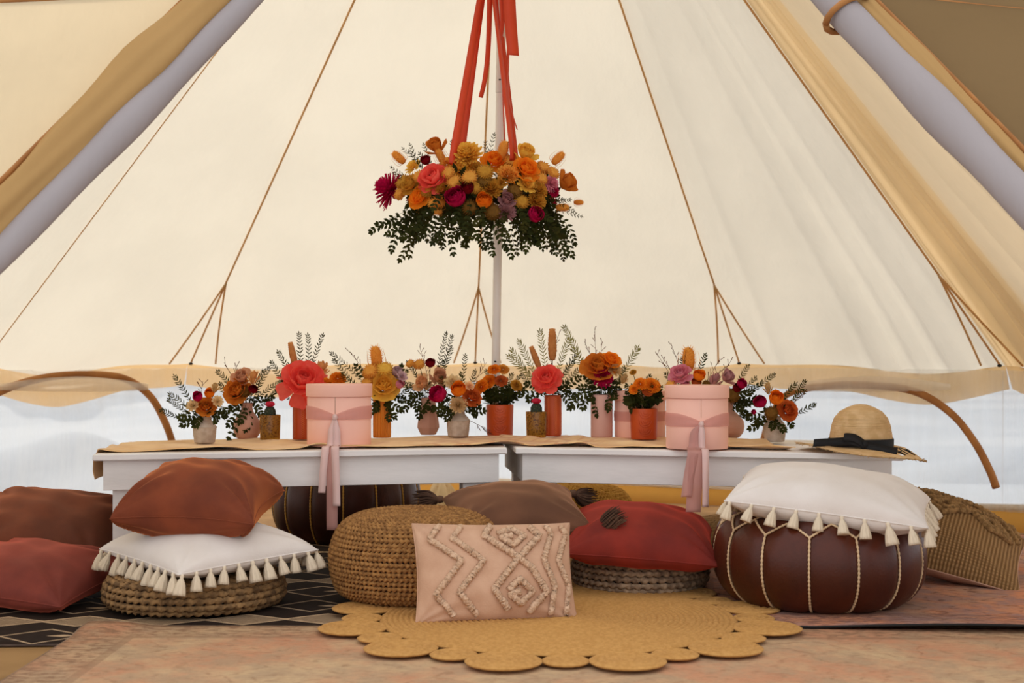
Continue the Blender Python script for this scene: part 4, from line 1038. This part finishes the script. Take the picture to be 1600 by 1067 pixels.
def hatbox(label, px, py, w, h, tails, lidh=.20, ribbon_z=.52, face=0):
    c0 = TB(px, py); s = FPX / c0.y; W = w / 2 / s; c = Vector((0, c0.y + W, ZT + .005 if tails else ZT + .0075)); c.x = (px - 800) / FPX * c.y; s = FPX / c.y; W, H = w / 2 / s, h / s
    root = thing('hat_box', label, 'box', c)
    v, F = lathe([(.001, 0), (W * .955, 0), (W * .965, .002), (W * .965, H * .93), (.001, H * .93)], 72, cap=False); body = mk('body', v, F, M_BOX, root)
    zl = H * (1 - lidh)
    v, F = lathe([(W * .968, zl), (W * .995, zl), (W, zl + .001), (W, H - .003), (W * .99, H), (.001, H)], 72, cap=False); mk('lid', v, F, M_BOX, root)
    # side seam of the card
    if tails:
        v, F = box(-.0006, .0006, -W * .972, -W * .960, H * .5, zl, .0002); mk('card_seam', v, F, M_HEM2, root, smooth=False)
        tails = list(tails)
    # sash: wide at the back, gathered at the knot in front
    n = 72; V = []
    for i in range(n + 1):
        a = -PI / 2 + 2 * PI * i / n; g = min(1, abs((i / n * 2 * PI + PI) % (2 * PI) - PI) / .95) if tails else 1
        hw = .006 + (H * .105 - .006) * math.sin(g * PI / 2) ** .8; zc = H * ribbon_z + (H * .06 if tails else 0) * (math.sin(g * PI / 2) - .6)
        for k in range(7):
            q = k / 6 * 2 - 1; rr_ = W * .972 + .0015 + .0018 * abs(math.sin(q * 7 + i * .15)) * (1.6 - g)
            V.append((rr_ * math.cos(a), rr_ * math.sin(a), zc + q * hw))
    mk('sash', V, grid_faces(n + 1, 7), M_RIB, root)
    if tails:
        zk = H * (ribbon_z - .04); yk = -W * .972 - .006
        v, F = lathe([(.001, -.010), (.006, -.008), (.009, 0), (.006, .008), (.001, .010)], 12, lambda a, k, r, z: 1 + .2 * math.sin(3 * a + z * 400)); mk('knot', v, F, M_RIB2, root, loc=(0, yk, zk))
        for (tx, ty, hw, m, tw) in tails:
            # fall down the box, over the table edge and the apron
            e = P(tx, ty, c.y - W - .09) - c; pf = -.004 if m is M_RIB2 else 0; yb = -W * 1.0 - .007 + pf
            pts = [(0, yk - .002, zk), (e.x * .30, yb, H * .30), (e.x * .42, yb - .004, .016), (e.x * .55, yb - .020, .006), (e.x * .62, -W - .075 + pf, .004 - pf), (e.x * .66, -W - .088 + pf, -.012), (e.x * .85, -W - .088 + pf * 2, (e.z - .012) * .5), (e.x, -W - .090 + tw * .01 + pf * 2, e.z)]
            ps = spline(pts, 40); sd = []
            for i in range(40):
                t = i / 39; a = tw * math.sin(t * 5.0) * .7; k = hw * min(1, .3 + t * 4); sd.append(Vector((k * math.cos(a), -k * math.sin(a) * .5, k * math.sin(a) * .15)))
            v, F = strip(ps, sd, .0006); mk('ribbon_tail', v, F, m, root)
    return c
hatbox('round pink hatbox with lid and tied sash on the left table', 530, 699, 103, 96, [(519, 828, .0165, M_RIB, .15), (503, 770, .011, M_RIB2, .5), (527, 790, .012, M_RIB2, -.5)], face=0)
hatbox('round pink hatbox with lid and tied sash on the right table', 1089, 703, 100, 98, [(1083, 800, .022, M_RIB, .2), (1072, 776, .016, M_RIB, -.4), (1102, 792, .010, M_RIB2, .5)], ribbon_z=.44)
hatbox('round pink hatbox standing behind the right marigold pot', 1000, 686, 82, 72, None, ribbon_z=.46)

def hat():
    c = Vector((0, 4.235, ZT + .012)); c.x = (1345 - 800) / FPX * c.y; s = FPX / c.y
    MS = mat('straw', (226, 190, 140), (206, 166, 112), rough=.9, ns=30, bump=1, bs=60, bd=.004, bstretch=(.1, .1, 8)); MB = mat('black_ribbon', (14, 12, 14), (8, 7, 9), rough=.7)
    root = thing('straw_hat', 'wide brimmed straw hat with black ribbon on the right table end', 'hat', c)
    Rc = 47.5 / s; Hc = 67 / s
    pr = []
    K = [(1.02, 0), (1.03, .10), (1.0, .28), (.95, .50), (.86, .68), (.68, .83), (.42, .93), (.18, .99), (.001, 1.0)]
    for t in np.linspace(0, 1, 60):
        i = t * 8; j = min(7, int(i)); f = i - j; r = K[j][0] * (1 - f) + K[j + 1][0] * f; z = K[j][1] * (1 - f) + K[j + 1][1] * f
        pr.append((max(.0005, r * Rc * (1 + (.006 if int(t * 59) % 2 else 0))), z * Hc))
    v, F = lathe(pr, 64, cap=False); mk('crown', v, F, MS, root)
    def brim(a, q):
        Rb = Rc * (1.03 + (2.02 - 1.03) * q) * (1 + .02 * math.sin(3 * a)); x, y = Rb * math.cos(a), Rb * math.sin(a) * .98
        right = max(0, math.cos(a)) ** 2; front = max(0, -math.sin(a))
        z = .002 + .010 * q * math.sin(2 * a + 1.0) * (1 - right) - .012 * q * front - (.006 * q + .040 * max(0, q - .35) ** 1.3) * right * 1.5 + .004 * q
        if x + c.x < 1.11: z = max(z, -.008 + .0 * q) if Rb * math.sin(a) > -.115 else z
        return Vector((x, y, z))
    n, m = 96, 16; V = [brim(2 * PI * i / n, k / (m - 1)) for i in range(n) for k in range(m)]
    V2 = [p - Vector((0, 0, .003)) for p in V]; o = len(V); F = grid_faces(n, m, True); F += [tuple(o + i for i in f[::-1]) for f in F]
    F += [(i * m + m - 1, ((i + 1) % n) * m + m - 1, o + ((i + 1) % n) * m + m - 1, o + i * m + m - 1) for i in range(n)]
    mk('brim', V + V2, F, MS, root)
    rr = random.Random(5); pp = []
    for k in range(420):
        a = rr.uniform(0, 2 * PI); p = brim(a, 1) - Vector((0, 0, .0015)); d = Vector((math.cos(a) + rr.uniform(-.5, .5), math.sin(a) + rr.uniform(-.5, .5), rr.uniform(-.6, .5))).normalized()
        pp.append(tube([p - d * .002, p + d * rr.uniform(.004, .010)], [.0011, .0007], 3))
    q = mk('frayed_edge', *join(pp), MS, root); q['kind'] = 'stuff'
    pr = [(Rc * 1.045, .003), (Rc * 1.05, .006), (Rc * 1.055, .024), (Rc * 1.04, .027)]
    v, F = lathe(pr, 64, cap=False); mk('ribbon_band', v, F, MB, root)
    # flat bow at the front left
    k0 = Vector((-.012, -Rc * 1.08, .012))
    for keys, hw in (([k0, k0 + Vector((-.035, .004, .012)), k0 + Vector((-.062, .012, .010)), k0 + Vector((-.150, .000, .006))], .013), ([k0, k0 + Vector((-.030, .002, .020)), k0 + Vector((-.060, .008, .022)), k0 + Vector((-.020, .004, .004))], .012), ([k0, k0 + Vector((.03, -.012, -.006)), k0 + Vector((.062, -.03, -.013)), k0 + Vector((.085, -.034, -.014))], .011)):
        ps = spline(keys, 16); v, F = strip(ps, [Vector((.003, .006, hw * (1 - .2 * i / 15)))for i in range(16)], .0009); mk('ribbon_bow', v, F, MB, root)
    v, F = lathe([(.001, -.011), (.007, -.009), (.009, 0), (.007, .009), (.001, .011)], 12); mk('ribbon_knot', v, F, MB, root, loc=k0)
    def on_brim(a, q): return brim(R(a), q) + Vector((0, 0, .0022))
    for pts in ([(-58, .35), (-54, .8)], [(-50, .3), (-54, .8)], [(-57, .58), (-49, .55)], [(-46, .75), (-40, .32), (-34, .42), (-32, .8), (-28, .45), (-24, .6)]):
        v, F = tube(spline([on_brim(*p) for p in pts], 14), .0013, 5); mk('stitched_letter', v, F, MB, root)
hat()

# ------------------------------------------------------------------ bouquets
bouquet('low bouquet with one hot pink and amber blooms at the far left vase', None, (320, 655), cA.y, [
    ('ranunculus', 'magenta', 310, 622, 10), ('ranunculus', 'orange', 327, 617, 10), ('rose', 'amber', 322, 635, 12), ('straw_flower', 'cream', 301, 634, 10), ('straw_flower', 'cream', 340, 627, 9), ('dried_bloom', 'straw', 336, 606, 9)],
    [('dark', 273, 588), ('olive', 264, 624), ('olive', 266, 616), ('dark', 252, 641), ('twig', 317, 595), ('dark', 350, 640)], [(285, 664), (304, 664), (338, 658), (281, 652), (352, 650)], spread=.06, seed=1)
bouquet('bouquet of amber and blush roses in the blush bottle vase', None, (386, 634), cB.y, [
    ('rose', 'amber', 370, 610, 17), ('tulip_rose', 'blush', 378, 590, 13), ('dried_bloom', 'tan', 396, 590, 12), ('ranunculus', 'red', 395, 610, 9), ('button_flower', 'olive', 383, 612, 8)],
    [('dark', 340, 580), ('twig', 350, 566), ('twig', 370, 570), ('dark', 412, 580), ('dark', 420, 575), ('dark', 436, 598), ('olive', 345, 600), ('dark', 430, 612), ('leafy', 425, 622)], [(357, 664), (362, 640), (350, 648), (384, 672), (408, 648), (358, 685), (375, 660)], seed=2)
bouquet('large coral peony with pale dried cones in the burnt orange embossed vase', None, (471, 626), cD.y, [
    ('peony', 'coral', 474, 596, 37, -.05, 1), ('protea', 'tan', 458, 556, 15, .0), ('dried_bloom', 'tan', 500, 578, 16, .0)],
    [('olive', 467, 522), ('dark', 481, 524), ('olive', 504, 524), ('olive', 435, 550), ('dark', 424, 566), ('olive', 452, 570), ('dark', 440, 590), ('dark', 432, 606)], [], fol=30, seed=3)
bouquet('orange marigolds just showing above the left pink hatbox', None, (522, 640), 4.86, [
    ('marigold', 'orange', 504, 599, 11), ('marigold', 'orange', 528, 590, 11), ('marigold', 'orange', 517, 601, 9)], [], [], fol=20, marigold=True, seed=4)
bouquet('yellow orange rose with a tall teasel in the mustard fluted vase', None, (597, 625), cG.y, [
    ('rose', 'yellow', 600, 602, 19), ('teasel_head', 'gold', 588, 558, 14, 0), ('button_flower', 'gold', 579, 580, 11), ('button_flower', 'yellow', 601, 577, 11), ('tulip_rose', 'lilac', 619, 582, 11), ('ranunculus', 'pink', 623, 602, 9), ('button_flower', 'gold', 574, 597, 8), ('straw_flower', 'lilac', 628, 588, 9)],
    [('olive', 518, 552), ('olive', 522, 563), ('dark', 535, 585), ('leafy', 556, 572), ('twig', 545, 548), ('dark', 636, 580), ('dark', 642, 603), ('leafy', 628, 572)], [(588, 640), (607, 632), (617, 652), (580, 645), (633, 625), (608, 656), (625, 640)], seed=5)
bouquet('cream and peach roses with a dark red bloom in the faceted blush vase', None, (670, 624), cH.y, [
    ('tulip_rose', 'peach', 660, 599, 13), ('tulip_rose', 'blush', 686, 590, 14), ('ranunculus', 'red', 672, 570, 10), ('button_flower', 'gold', 655, 569, 8), ('button_flower', 'gold', 641, 568, 6), ('straw_flower', 'cream', 700, 598, 9)],
    [('twig', 655, 540), ('olive', 697, 521), ('olive', 706, 526), ('dark', 693, 565), ('olive', 637, 566), ('dark', 628, 598), ('olive', 626, 590), ('dark', 705, 545)], [(640, 630), (652, 640), (630, 642), (664, 642), (678, 640), (690, 634), (655, 652), (643, 618)], seed=6)
bouquet('mixed bouquet with one big magenta bloom in the speckled vase left of the pole', None, (717, 644), cI.y, [
    ('ranunculus', 'magenta', 689, 619, 17), ('ranunculus', 'orange', 716, 612, 15), ('straw_flower', 'cream', 707, 597, 13), ('chrysanthemum', 'cream', 716, 632, 12), ('rose', 'rust', 738, 620, 12), ('straw_flower', 'peach', 733, 603, 8)],
    [('olive', 727, 556), ('twig', 760, 566), ('dark', 742, 580), ('leafy', 748, 634), ('dark', 720, 585), ('twig', 762, 678), ('olive', 690, 590)], [(686, 648), (698, 655), (745, 648), (756, 642), (742, 636), (703, 646), (680, 640)], spread=.06, seed=7)
bouquet('bushy orange marigolds in the burnt orange pot by the pole', None, (781, 636), cJ.y, [
    ('marigold', 'orange', 751, 603, 11), ('marigold', 'orange', 763, 595, 11), ('marigold', 'orange', 772, 576, 9), ('marigold', 'gold', 786, 576, 9), ('marigold', 'rust', 783, 594, 9), ('marigold', 'ochre', 808, 602, 9)],
    [('dark', 800, 585), ('dark', 810, 590), ('dark', 760, 580), ('leafy', 818, 608), ('leafy', 765, 612)], [], fol=70, spread=.05, marigold=True, seed=8)
bouquet('coral pink peony with tall banksia cones in the terracotta vase', None, (864, 620), cL.y, [
    ('peony', 'coral', 854, 592, 24, -.055), ('protea', 'tan', 863, 541, 19, .0), ('protea', 'tan', 837, 560, 14, .0)],
    [('pale', 844, 518), ('pale', 811, 534), ('pale', 800, 547), ('pale', 795, 557), ('twig', 875, 516), ('pale', 890, 530), ('dark', 900, 556), ('dark', 908, 575), ('leafy', 905, 590), ('dark', 815, 585), ('leafy', 822, 600), ('leafy', 885, 600), ('dark', 896, 566)], [(826, 625), (892, 634), (812, 615), (900, 620)], fol=60, seed=9)
bouquet('rust rose over dark red blooms in the tall pink cylinder vase', None, (940, 618), cM.y, [
    ('rose', 'amber', 935, 572, 20), ('rose', 'orange', 955, 562, 12), ('dahlia', 'magenta', 942, 588, 13), ('straw_flower', 'straw', 960, 578, 12), ('dried_bloom', 'straw', 975, 592, 9)],
    [('pale', 882, 512), ('pale', 996, 544), ('twig', 929, 511), ('twig', 940, 530), ('twig', 913, 533), ('pale', 895, 545), ('leafy', 915, 590), ('dark', 975, 575), ('leafy', 905, 606), ('leafy', 968, 608)], [(890, 638), (911, 638), (932, 648), (950, 640), (925, 625), (960, 622), (898, 622)], fol=70, spread=.065, seed=10)
bouquet('orange marigolds with a raised bud in the pot beside the right pink hatbox', None, (1006, 641), cO.y, [
    ('marigold', 'orange', 1001, 599, 10), ('marigold', 'orange', 1019, 601, 12), ('marigold', 'ochre', 989, 581, 5), ('marigold', 'orange', 991, 607, 8), ('marigold', 'rust', 1012, 610, 8)],
    [('leafy', 1032, 620), ('dark', 1015, 588), ('leafy', 978, 622), ('dark', 1025, 595)], [(984, 640), (1030, 628), (978, 628)], fol=60, spread=.055, marigold=True, seed=11)
bouquet('pale pink peony with a teasel rising behind the right pink hatbox', None, (1082, 640), 4.62, [
    ('peony', 'pink', 1063, 585, 18, -.04), ('teasel_head', 'gold', 1076, 561, 15, 0), ('ranunculus', 'orange', 1091, 590, 12), ('ranunculus', 'pink', 1071, 602, 9), ('ranunculus', 'rust', 1087, 600, 10), ('dried_bloom', 'mauve', 1117, 594, 13), ('tulip_rose', 'mauve', 1137, 589, 12), ('button_flower', 'gold', 1048, 603, 8), ('button_flower', 'olive', 1105, 602, 7)],
    [('twig', 1024, 549), ('twig', 1048, 535), ('twig', 1072, 547), ('twig', 1036, 560), ('dark', 1102, 555), ('twig', 1125, 560), ('twig', 1144, 561), ('dark', 1040, 585), ('twig', 1134, 572), ('dark', 1066, 560)], [], fol=40, spread=.07, seed=12)
bouquet('dark foliage with one crimson bloom in the vase behind the right hatbox', None, (1138, 634), cR.y - .01, [
    ('ranunculus', 'magenta', 1157, 602, 10), ('button_flower', 'olive', 1143, 618, 10), ('ranunculus', 'red', 1150, 608, 9)],
    [('olive', 1169, 572), ('olive', 1209, 586), ('dark', 1190, 600), ('leafy', 1175, 612), ('dark', 1180, 590), ('leafy', 1165, 628)], [(1156, 640), (1165, 648), (1172, 630), (1185, 622)], fol=50, spread=.05, seed=13)
bouquet('orange ranunculus and magenta blooms in the speckled vase by the hat', None, (1210, 653), cS.y, [
    ('ranunculus', 'orange', 1212, 625, 14), ('ranunculus', 'magenta', 1190, 630, 13), ('rose', 'rust', 1231, 641, 13), ('dried_bloom', 'straw', 1200, 607, 10), ('button_flower', 'olive', 1205, 646, 9), ('ranunculus', 'magenta', 1179, 644, 5)],
    [('olive', 1257, 596), ('olive', 1257, 611), ('dark', 1272, 632), ('twig', 1252, 617), ('olive', 1243, 600), ('dark', 1158, 648)], [(1172, 669), (1182, 662), (1225, 672), (1206, 668), (1168, 652), (1238, 665)], seed=14)

# ------------------------------------------------------------------ hanging flower chandelier
def chandelier():
    C = P(752, 318, 4.84); s = FPX / C.y; root = thing('flower_chandelier', 'hanging hoop of orange and pink flowers on coral ribbons', 'chandelier', C)
    Rr = .245; rr = random.Random(21)
    v, F = braid_ring(Rr * .85, .020, 40, 160, 0, 8, 1.5, .2); mk('hoop', v, F, M_LEAF2, root)
    L = [('teasel_head', 'gold', 623, 246, 8), ('tulip_rose', 'amber', 681, 229, 14), ('teasel_head', 'gold', 688, 243, 8), ('ranunculus', 'red', 667, 253, 9), ('straw_flower', 'yellow', 646, 261, 12), ('peony', 'coral', 678, 279, 26), ('dahlia', 'magenta', 606, 295, 21),
         ('button_flower', 'gold', 626, 301, 9), ('rose', 'ochre', 641, 288, 12), ('rose', 'orange', 655, 308, 13), ('chrysanthemum', 'ochre', 692, 297, 11), ('teasel_head', 'gold', 683, 317, 9), ('teasel_head', 'gold', 684, 331, 5), ('button_flower', 'gold', 709, 284, 9), ('ranunculus', 'magenta', 714, 312, 18),
         ('ranunculus', 'red', 731, 296, 12), ('chrysanthemum', 'yellow', 730, 240, 18), ('rose', 'yellow', 722, 259, 16), ('button_flower', 'gold', 734, 278, 10), ('button_flower', 'ochre', 743, 292, 9), ('button_flower', 'olive', 735, 324, 10), ('straw_flower', 'gold', 697, 255, 10), ('button_flower', 'gold', 655, 275, 8),
         ('ranunculus', 'orange', 756, 316, 14), ('chrysanthemum', 'ochre', 767, 294, 14), ('rose', 'orange', 773, 251, 14), ('teasel_head', 'gold', 786, 235, 10), ('tulip_rose', 'yellow', 821, 240, 14), ('chrysanthemum', 'gold', 794, 272, 13), ('rose', 'orange', 823, 264, 15), ('button_flower', 'gold', 849, 262, 9), ('teasel_head', 'gold', 872, 247, 8),
         ('tulip_rose', 'amber', 886, 285, 15), ('dahlia', 'pink', 862, 286, 10), ('dahlia', 'magenta', 866, 298, 7), ('button_flower', 'olive', 804, 298, 9), ('button_flower', 'gold', 846, 279, 8), ('straw_flower', 'yellow', 823, 289, 14), ('chrysanthemum', 'ochre', 841, 296, 12), ('chrysanthemum', 'ochre', 839, 313, 12), ('tulip_rose', 'mauve', 792, 311, 11),
         ('chrysanthemum', 'mauve', 791, 331, 12), ('button_flower', 'olive', 770, 331, 10), ('ranunculus', 'magenta', 833, 337, 14), ('teasel_head', 'gold', 879, 324, 7), ('teasel_head', 'gold', 904, 316, 5), ('button_flower', 'ochre', 758, 269, 10), ('button_flower', 'gold', 800, 252, 10), ('straw_flower', 'ochre', 745, 262, 10), ('button_flower', 'gold', 865, 270, 8), ('button_flower', 'ochre', 668, 297, 9), ('straw_flower', 'ochre', 783, 285, 9), ('button_flower', 'ochre', 815, 315, 9), ('button_flower', 'gold', 700, 270, 8), ('button_flower', 'ochre', 629, 284, 9), ('button_flower', 'olive', 757, 283, 9)]
    for kind, col, px, py, r in L:
        sx = max(-1, min(1, (px - 752) / 140)); cy = math.sqrt(max(0, 1 - sx * sx)); h = (318 - py) / s
        dep = -Rr * cy * (.62 if h > .12 else .95) - .02 * (1 - abs(h) / .2)
        p = P(px, py, C.y + dep); d = Vector((sx * .9, -cy * .8 - .25, .35 + h * 3))
        if kind == 'teasel_head': d = Vector((sx * 1.0, -.3 * cy, .5 + h * 2)) if py < 300 else Vector((sx * 1.4, -.5, -.1))
        q = s * (C.y / p.y)
        if kind == 'peony': put_peony(root, C, col, p, r / q * .84, d)
        else: put_flower(root, C, kind, col, p, r / q * 1.26, d)
    kinds = ['rose', 'button_flower', 'chrysanthemum', 'straw_flower', 'ranunculus']; cols = ['orange', 'gold', 'ochre', 'yellow', 'amber', 'magenta']
    for k in range(26):      # the far side of the hoop
        a = R(8 + 164 * k / 25); p = C + Vector((Rr * math.cos(a), Rr * math.sin(a) * .95, rr.uniform(-.01, .10)))
        put_flower(root, C, rr.choice(kinds), rr.choice(cols), p, rr.uniform(.02, .032), Vector((math.cos(a), math.sin(a), .5)))
    # trailing leaves
    for k in range(110):
        a = rr.uniform(0, 2 * PI); r0 = Rr * rr.uniform(.7, 1.0); p0 = Vector((r0 * math.cos(a), r0 * math.sin(a), rr.uniform(-.03, .02)))
        out = rr.uniform(.03, .10); drop = rr.uniform(.05, .125) + (.05 if rr.random() < .2 else 0)
        p1 = p0 + Vector((math.cos(a) * out, math.sin(a) * out, -drop))
        mk('trailing_spray', *frond(p0, p1, rr, rr.randint(6, 9), .020, .0050, .02, .0009, .08, .8), M_LEAF if rr.random() < .6 else M_LEAF2, root)
    for (px, py) in ((580, 362), (590, 350), (612, 392), (628, 370), (676, 380), (770, 398), (800, 402), (822, 392), (885, 398), (898, 380), (868, 372), (655, 372), (745, 372), (790, 388), (836, 372), (604, 366), (895, 400), (840, 380)):
        sx = max(-.98, min(.98, (px - 748) / 150)); cy = math.sqrt(1 - sx * sx); p0 = Vector((Rr * sx * .85, -Rr * cy * .85, -.01)); p1 = P(px, py, C.y - Rr * cy * 1.05) - C
        mid = p0.lerp(p1, .5) + Vector((sx * .04, -cy * .02, .02))
        mk('trailing_spray', *frond(p0, p1, rr, 9, .021, .0054, .03, .0010, .1, .8), M_LEAF, root)
    for (px, py) in ((630, 232), (641, 226), (612, 262), (640, 236), (706, 222), (772, 210), (758, 222), (795, 222), (897, 330), (890, 312), (908, 338), (656, 240), (662, 226), (615, 270), (880, 312)):
        sx = max(-1, min(1, (px - 752) / 150)); p0 = Vector((Rr * sx * .7, -Rr * .5, .02)); p1 = P(px, py, C.y - Rr * .5) - C
        mk('leaf_sprig', *frond(p0, p1, rr, 8, .014, .0018, .012, .0009, .35), M_LEAF2, root)
    parts = []
    for k in range(500):     # dense dark foliage body behind the flower heads
        a = rr.uniform(0, 2 * PI); q = rr.uniform(0, 2 * PI); r_ = .055 * math.sqrt(rr.random())
        c = Vector(((Rr * .82 + r_ * math.cos(q)) * math.cos(a), (Rr * .82 + r_ * math.cos(q)) * math.sin(a), .03 + r_ * 1.1 * math.sin(q)))
        d = Vector((math.cos(a) * math.cos(q), math.sin(a) * math.cos(q), math.sin(q))) + Vector((rr.uniform(-.7, .7), rr.uniform(-.7, .7), rr.uniform(-.7, .7)))
        parts.append(leaf(c, d, (rr.uniform(-1, 1), rr.uniform(-1, 1), rr.uniform(-1, 1)), rr.uniform(.025, .045), rr.uniform(.007, .012)))
    f = mk('foliage', *join(parts), M_LEAF, root); f['kind'] = 'stuff'
    # ribbons
    MR = mat('coral_ribbon', (236, 84, 44), (220, 70, 36), rough=.55, ns=3, trans=.2)
    top = Vector((AX - C.x, PY - C.y, 2.62 - C.z))
    def rib(keys, hw, rot=0.0, twist=.3, name='ribbon'):
        hw *= 1.25; ps = spline(keys, 30); sd = [Vector((hw * math.cos(rot + twist * i / 29), hw * math.sin(rot + twist * i / 29), 0)) for i in range(30)]
        v, F = strip(ps, sd, .0006); mk(name, v, F, MR, root)
    def at(px, py, dy=0): return P(px, py, C.y + dy) - C
    for (bx, by, dy, tx, rot, hw) in ((709, 238, -.16, 750, .5, .012), (722, 232, .12, 752, -.3, .010), (800, 232, -.16, 772, .9, .012), (805, 236, .10, 778, .5, .008), (789, 236, .02, 781, 1.3, .010)):
        b = at(bx, by, dy); t0 = at(tx, 0, (PY - C.y) * .75 + dy * .25); rib([b + Vector((0, 0, -.04)), b, b.lerp(t0, .5), t0, t0 + (t0 - b) * .55], hw, rot, .3)
    for keys, hw, rot in (([(793, -160, .1), (794, -60, .06), (797, 20, .04), (802, 86, .02)], .0175, .1), ([(778, -160, .08), (782, -30, .06), (785, 30, .05), (781, 62, .04)], .008, .5), ([(762, -160, .1), (765, -20, .06), (763, 70, .05), (758, 120, .04), (751, 152, .03)], .0085, .5), ([(792, -100, .1), (794, 60, .08), (793, 130, .08), (797, 165, .07), (808, 202, .06)], .0075, 1.0)):
        rib([at(x, y, d) for x, y, d in keys], hw, rot, .35, 'ribbon_tail')
    v, F = lathe([(.001, .02), (.03, .018), (.034, 0), (.03, -.018), (.001, -.02)], 16); mk('ribbon_knot', v, F, MR, root, loc=top)
chandelier()

# cream cloth bundle on the floor behind the left table
def bundle():
    c = FL(690, 800); n, m_ = 40, 18; V = []
    for i in range(n):
        a = 2 * PI * i / n
        for j in range(m_):
            q = j / (m_ - 1); r = .085 * (1 - q) ** .6 * (1 + .14 * math.sin(5 * a + 3 * q) + .08 * math.sin(11 * a - 6 * q)) + .004
            V.append((r * math.cos(a), r * math.sin(a), .17 * q ** .85))
    o = thing('cloth_bundle', 'crumpled cream cloth bundle standing behind the left table', 'cloth', (c.x, c.y, -.022))
    mk('cloth', V, grid_faces(n, m_, True), mat('cream_cloth', (226, 202, 160), (206, 178, 132), rough=.95, bump=.4, bs=40), o)
    v, F = braid_ring(.03, .005, 8, 40, .135, 6); mk('cord', v, F, M_ROPE, o)
bundle()
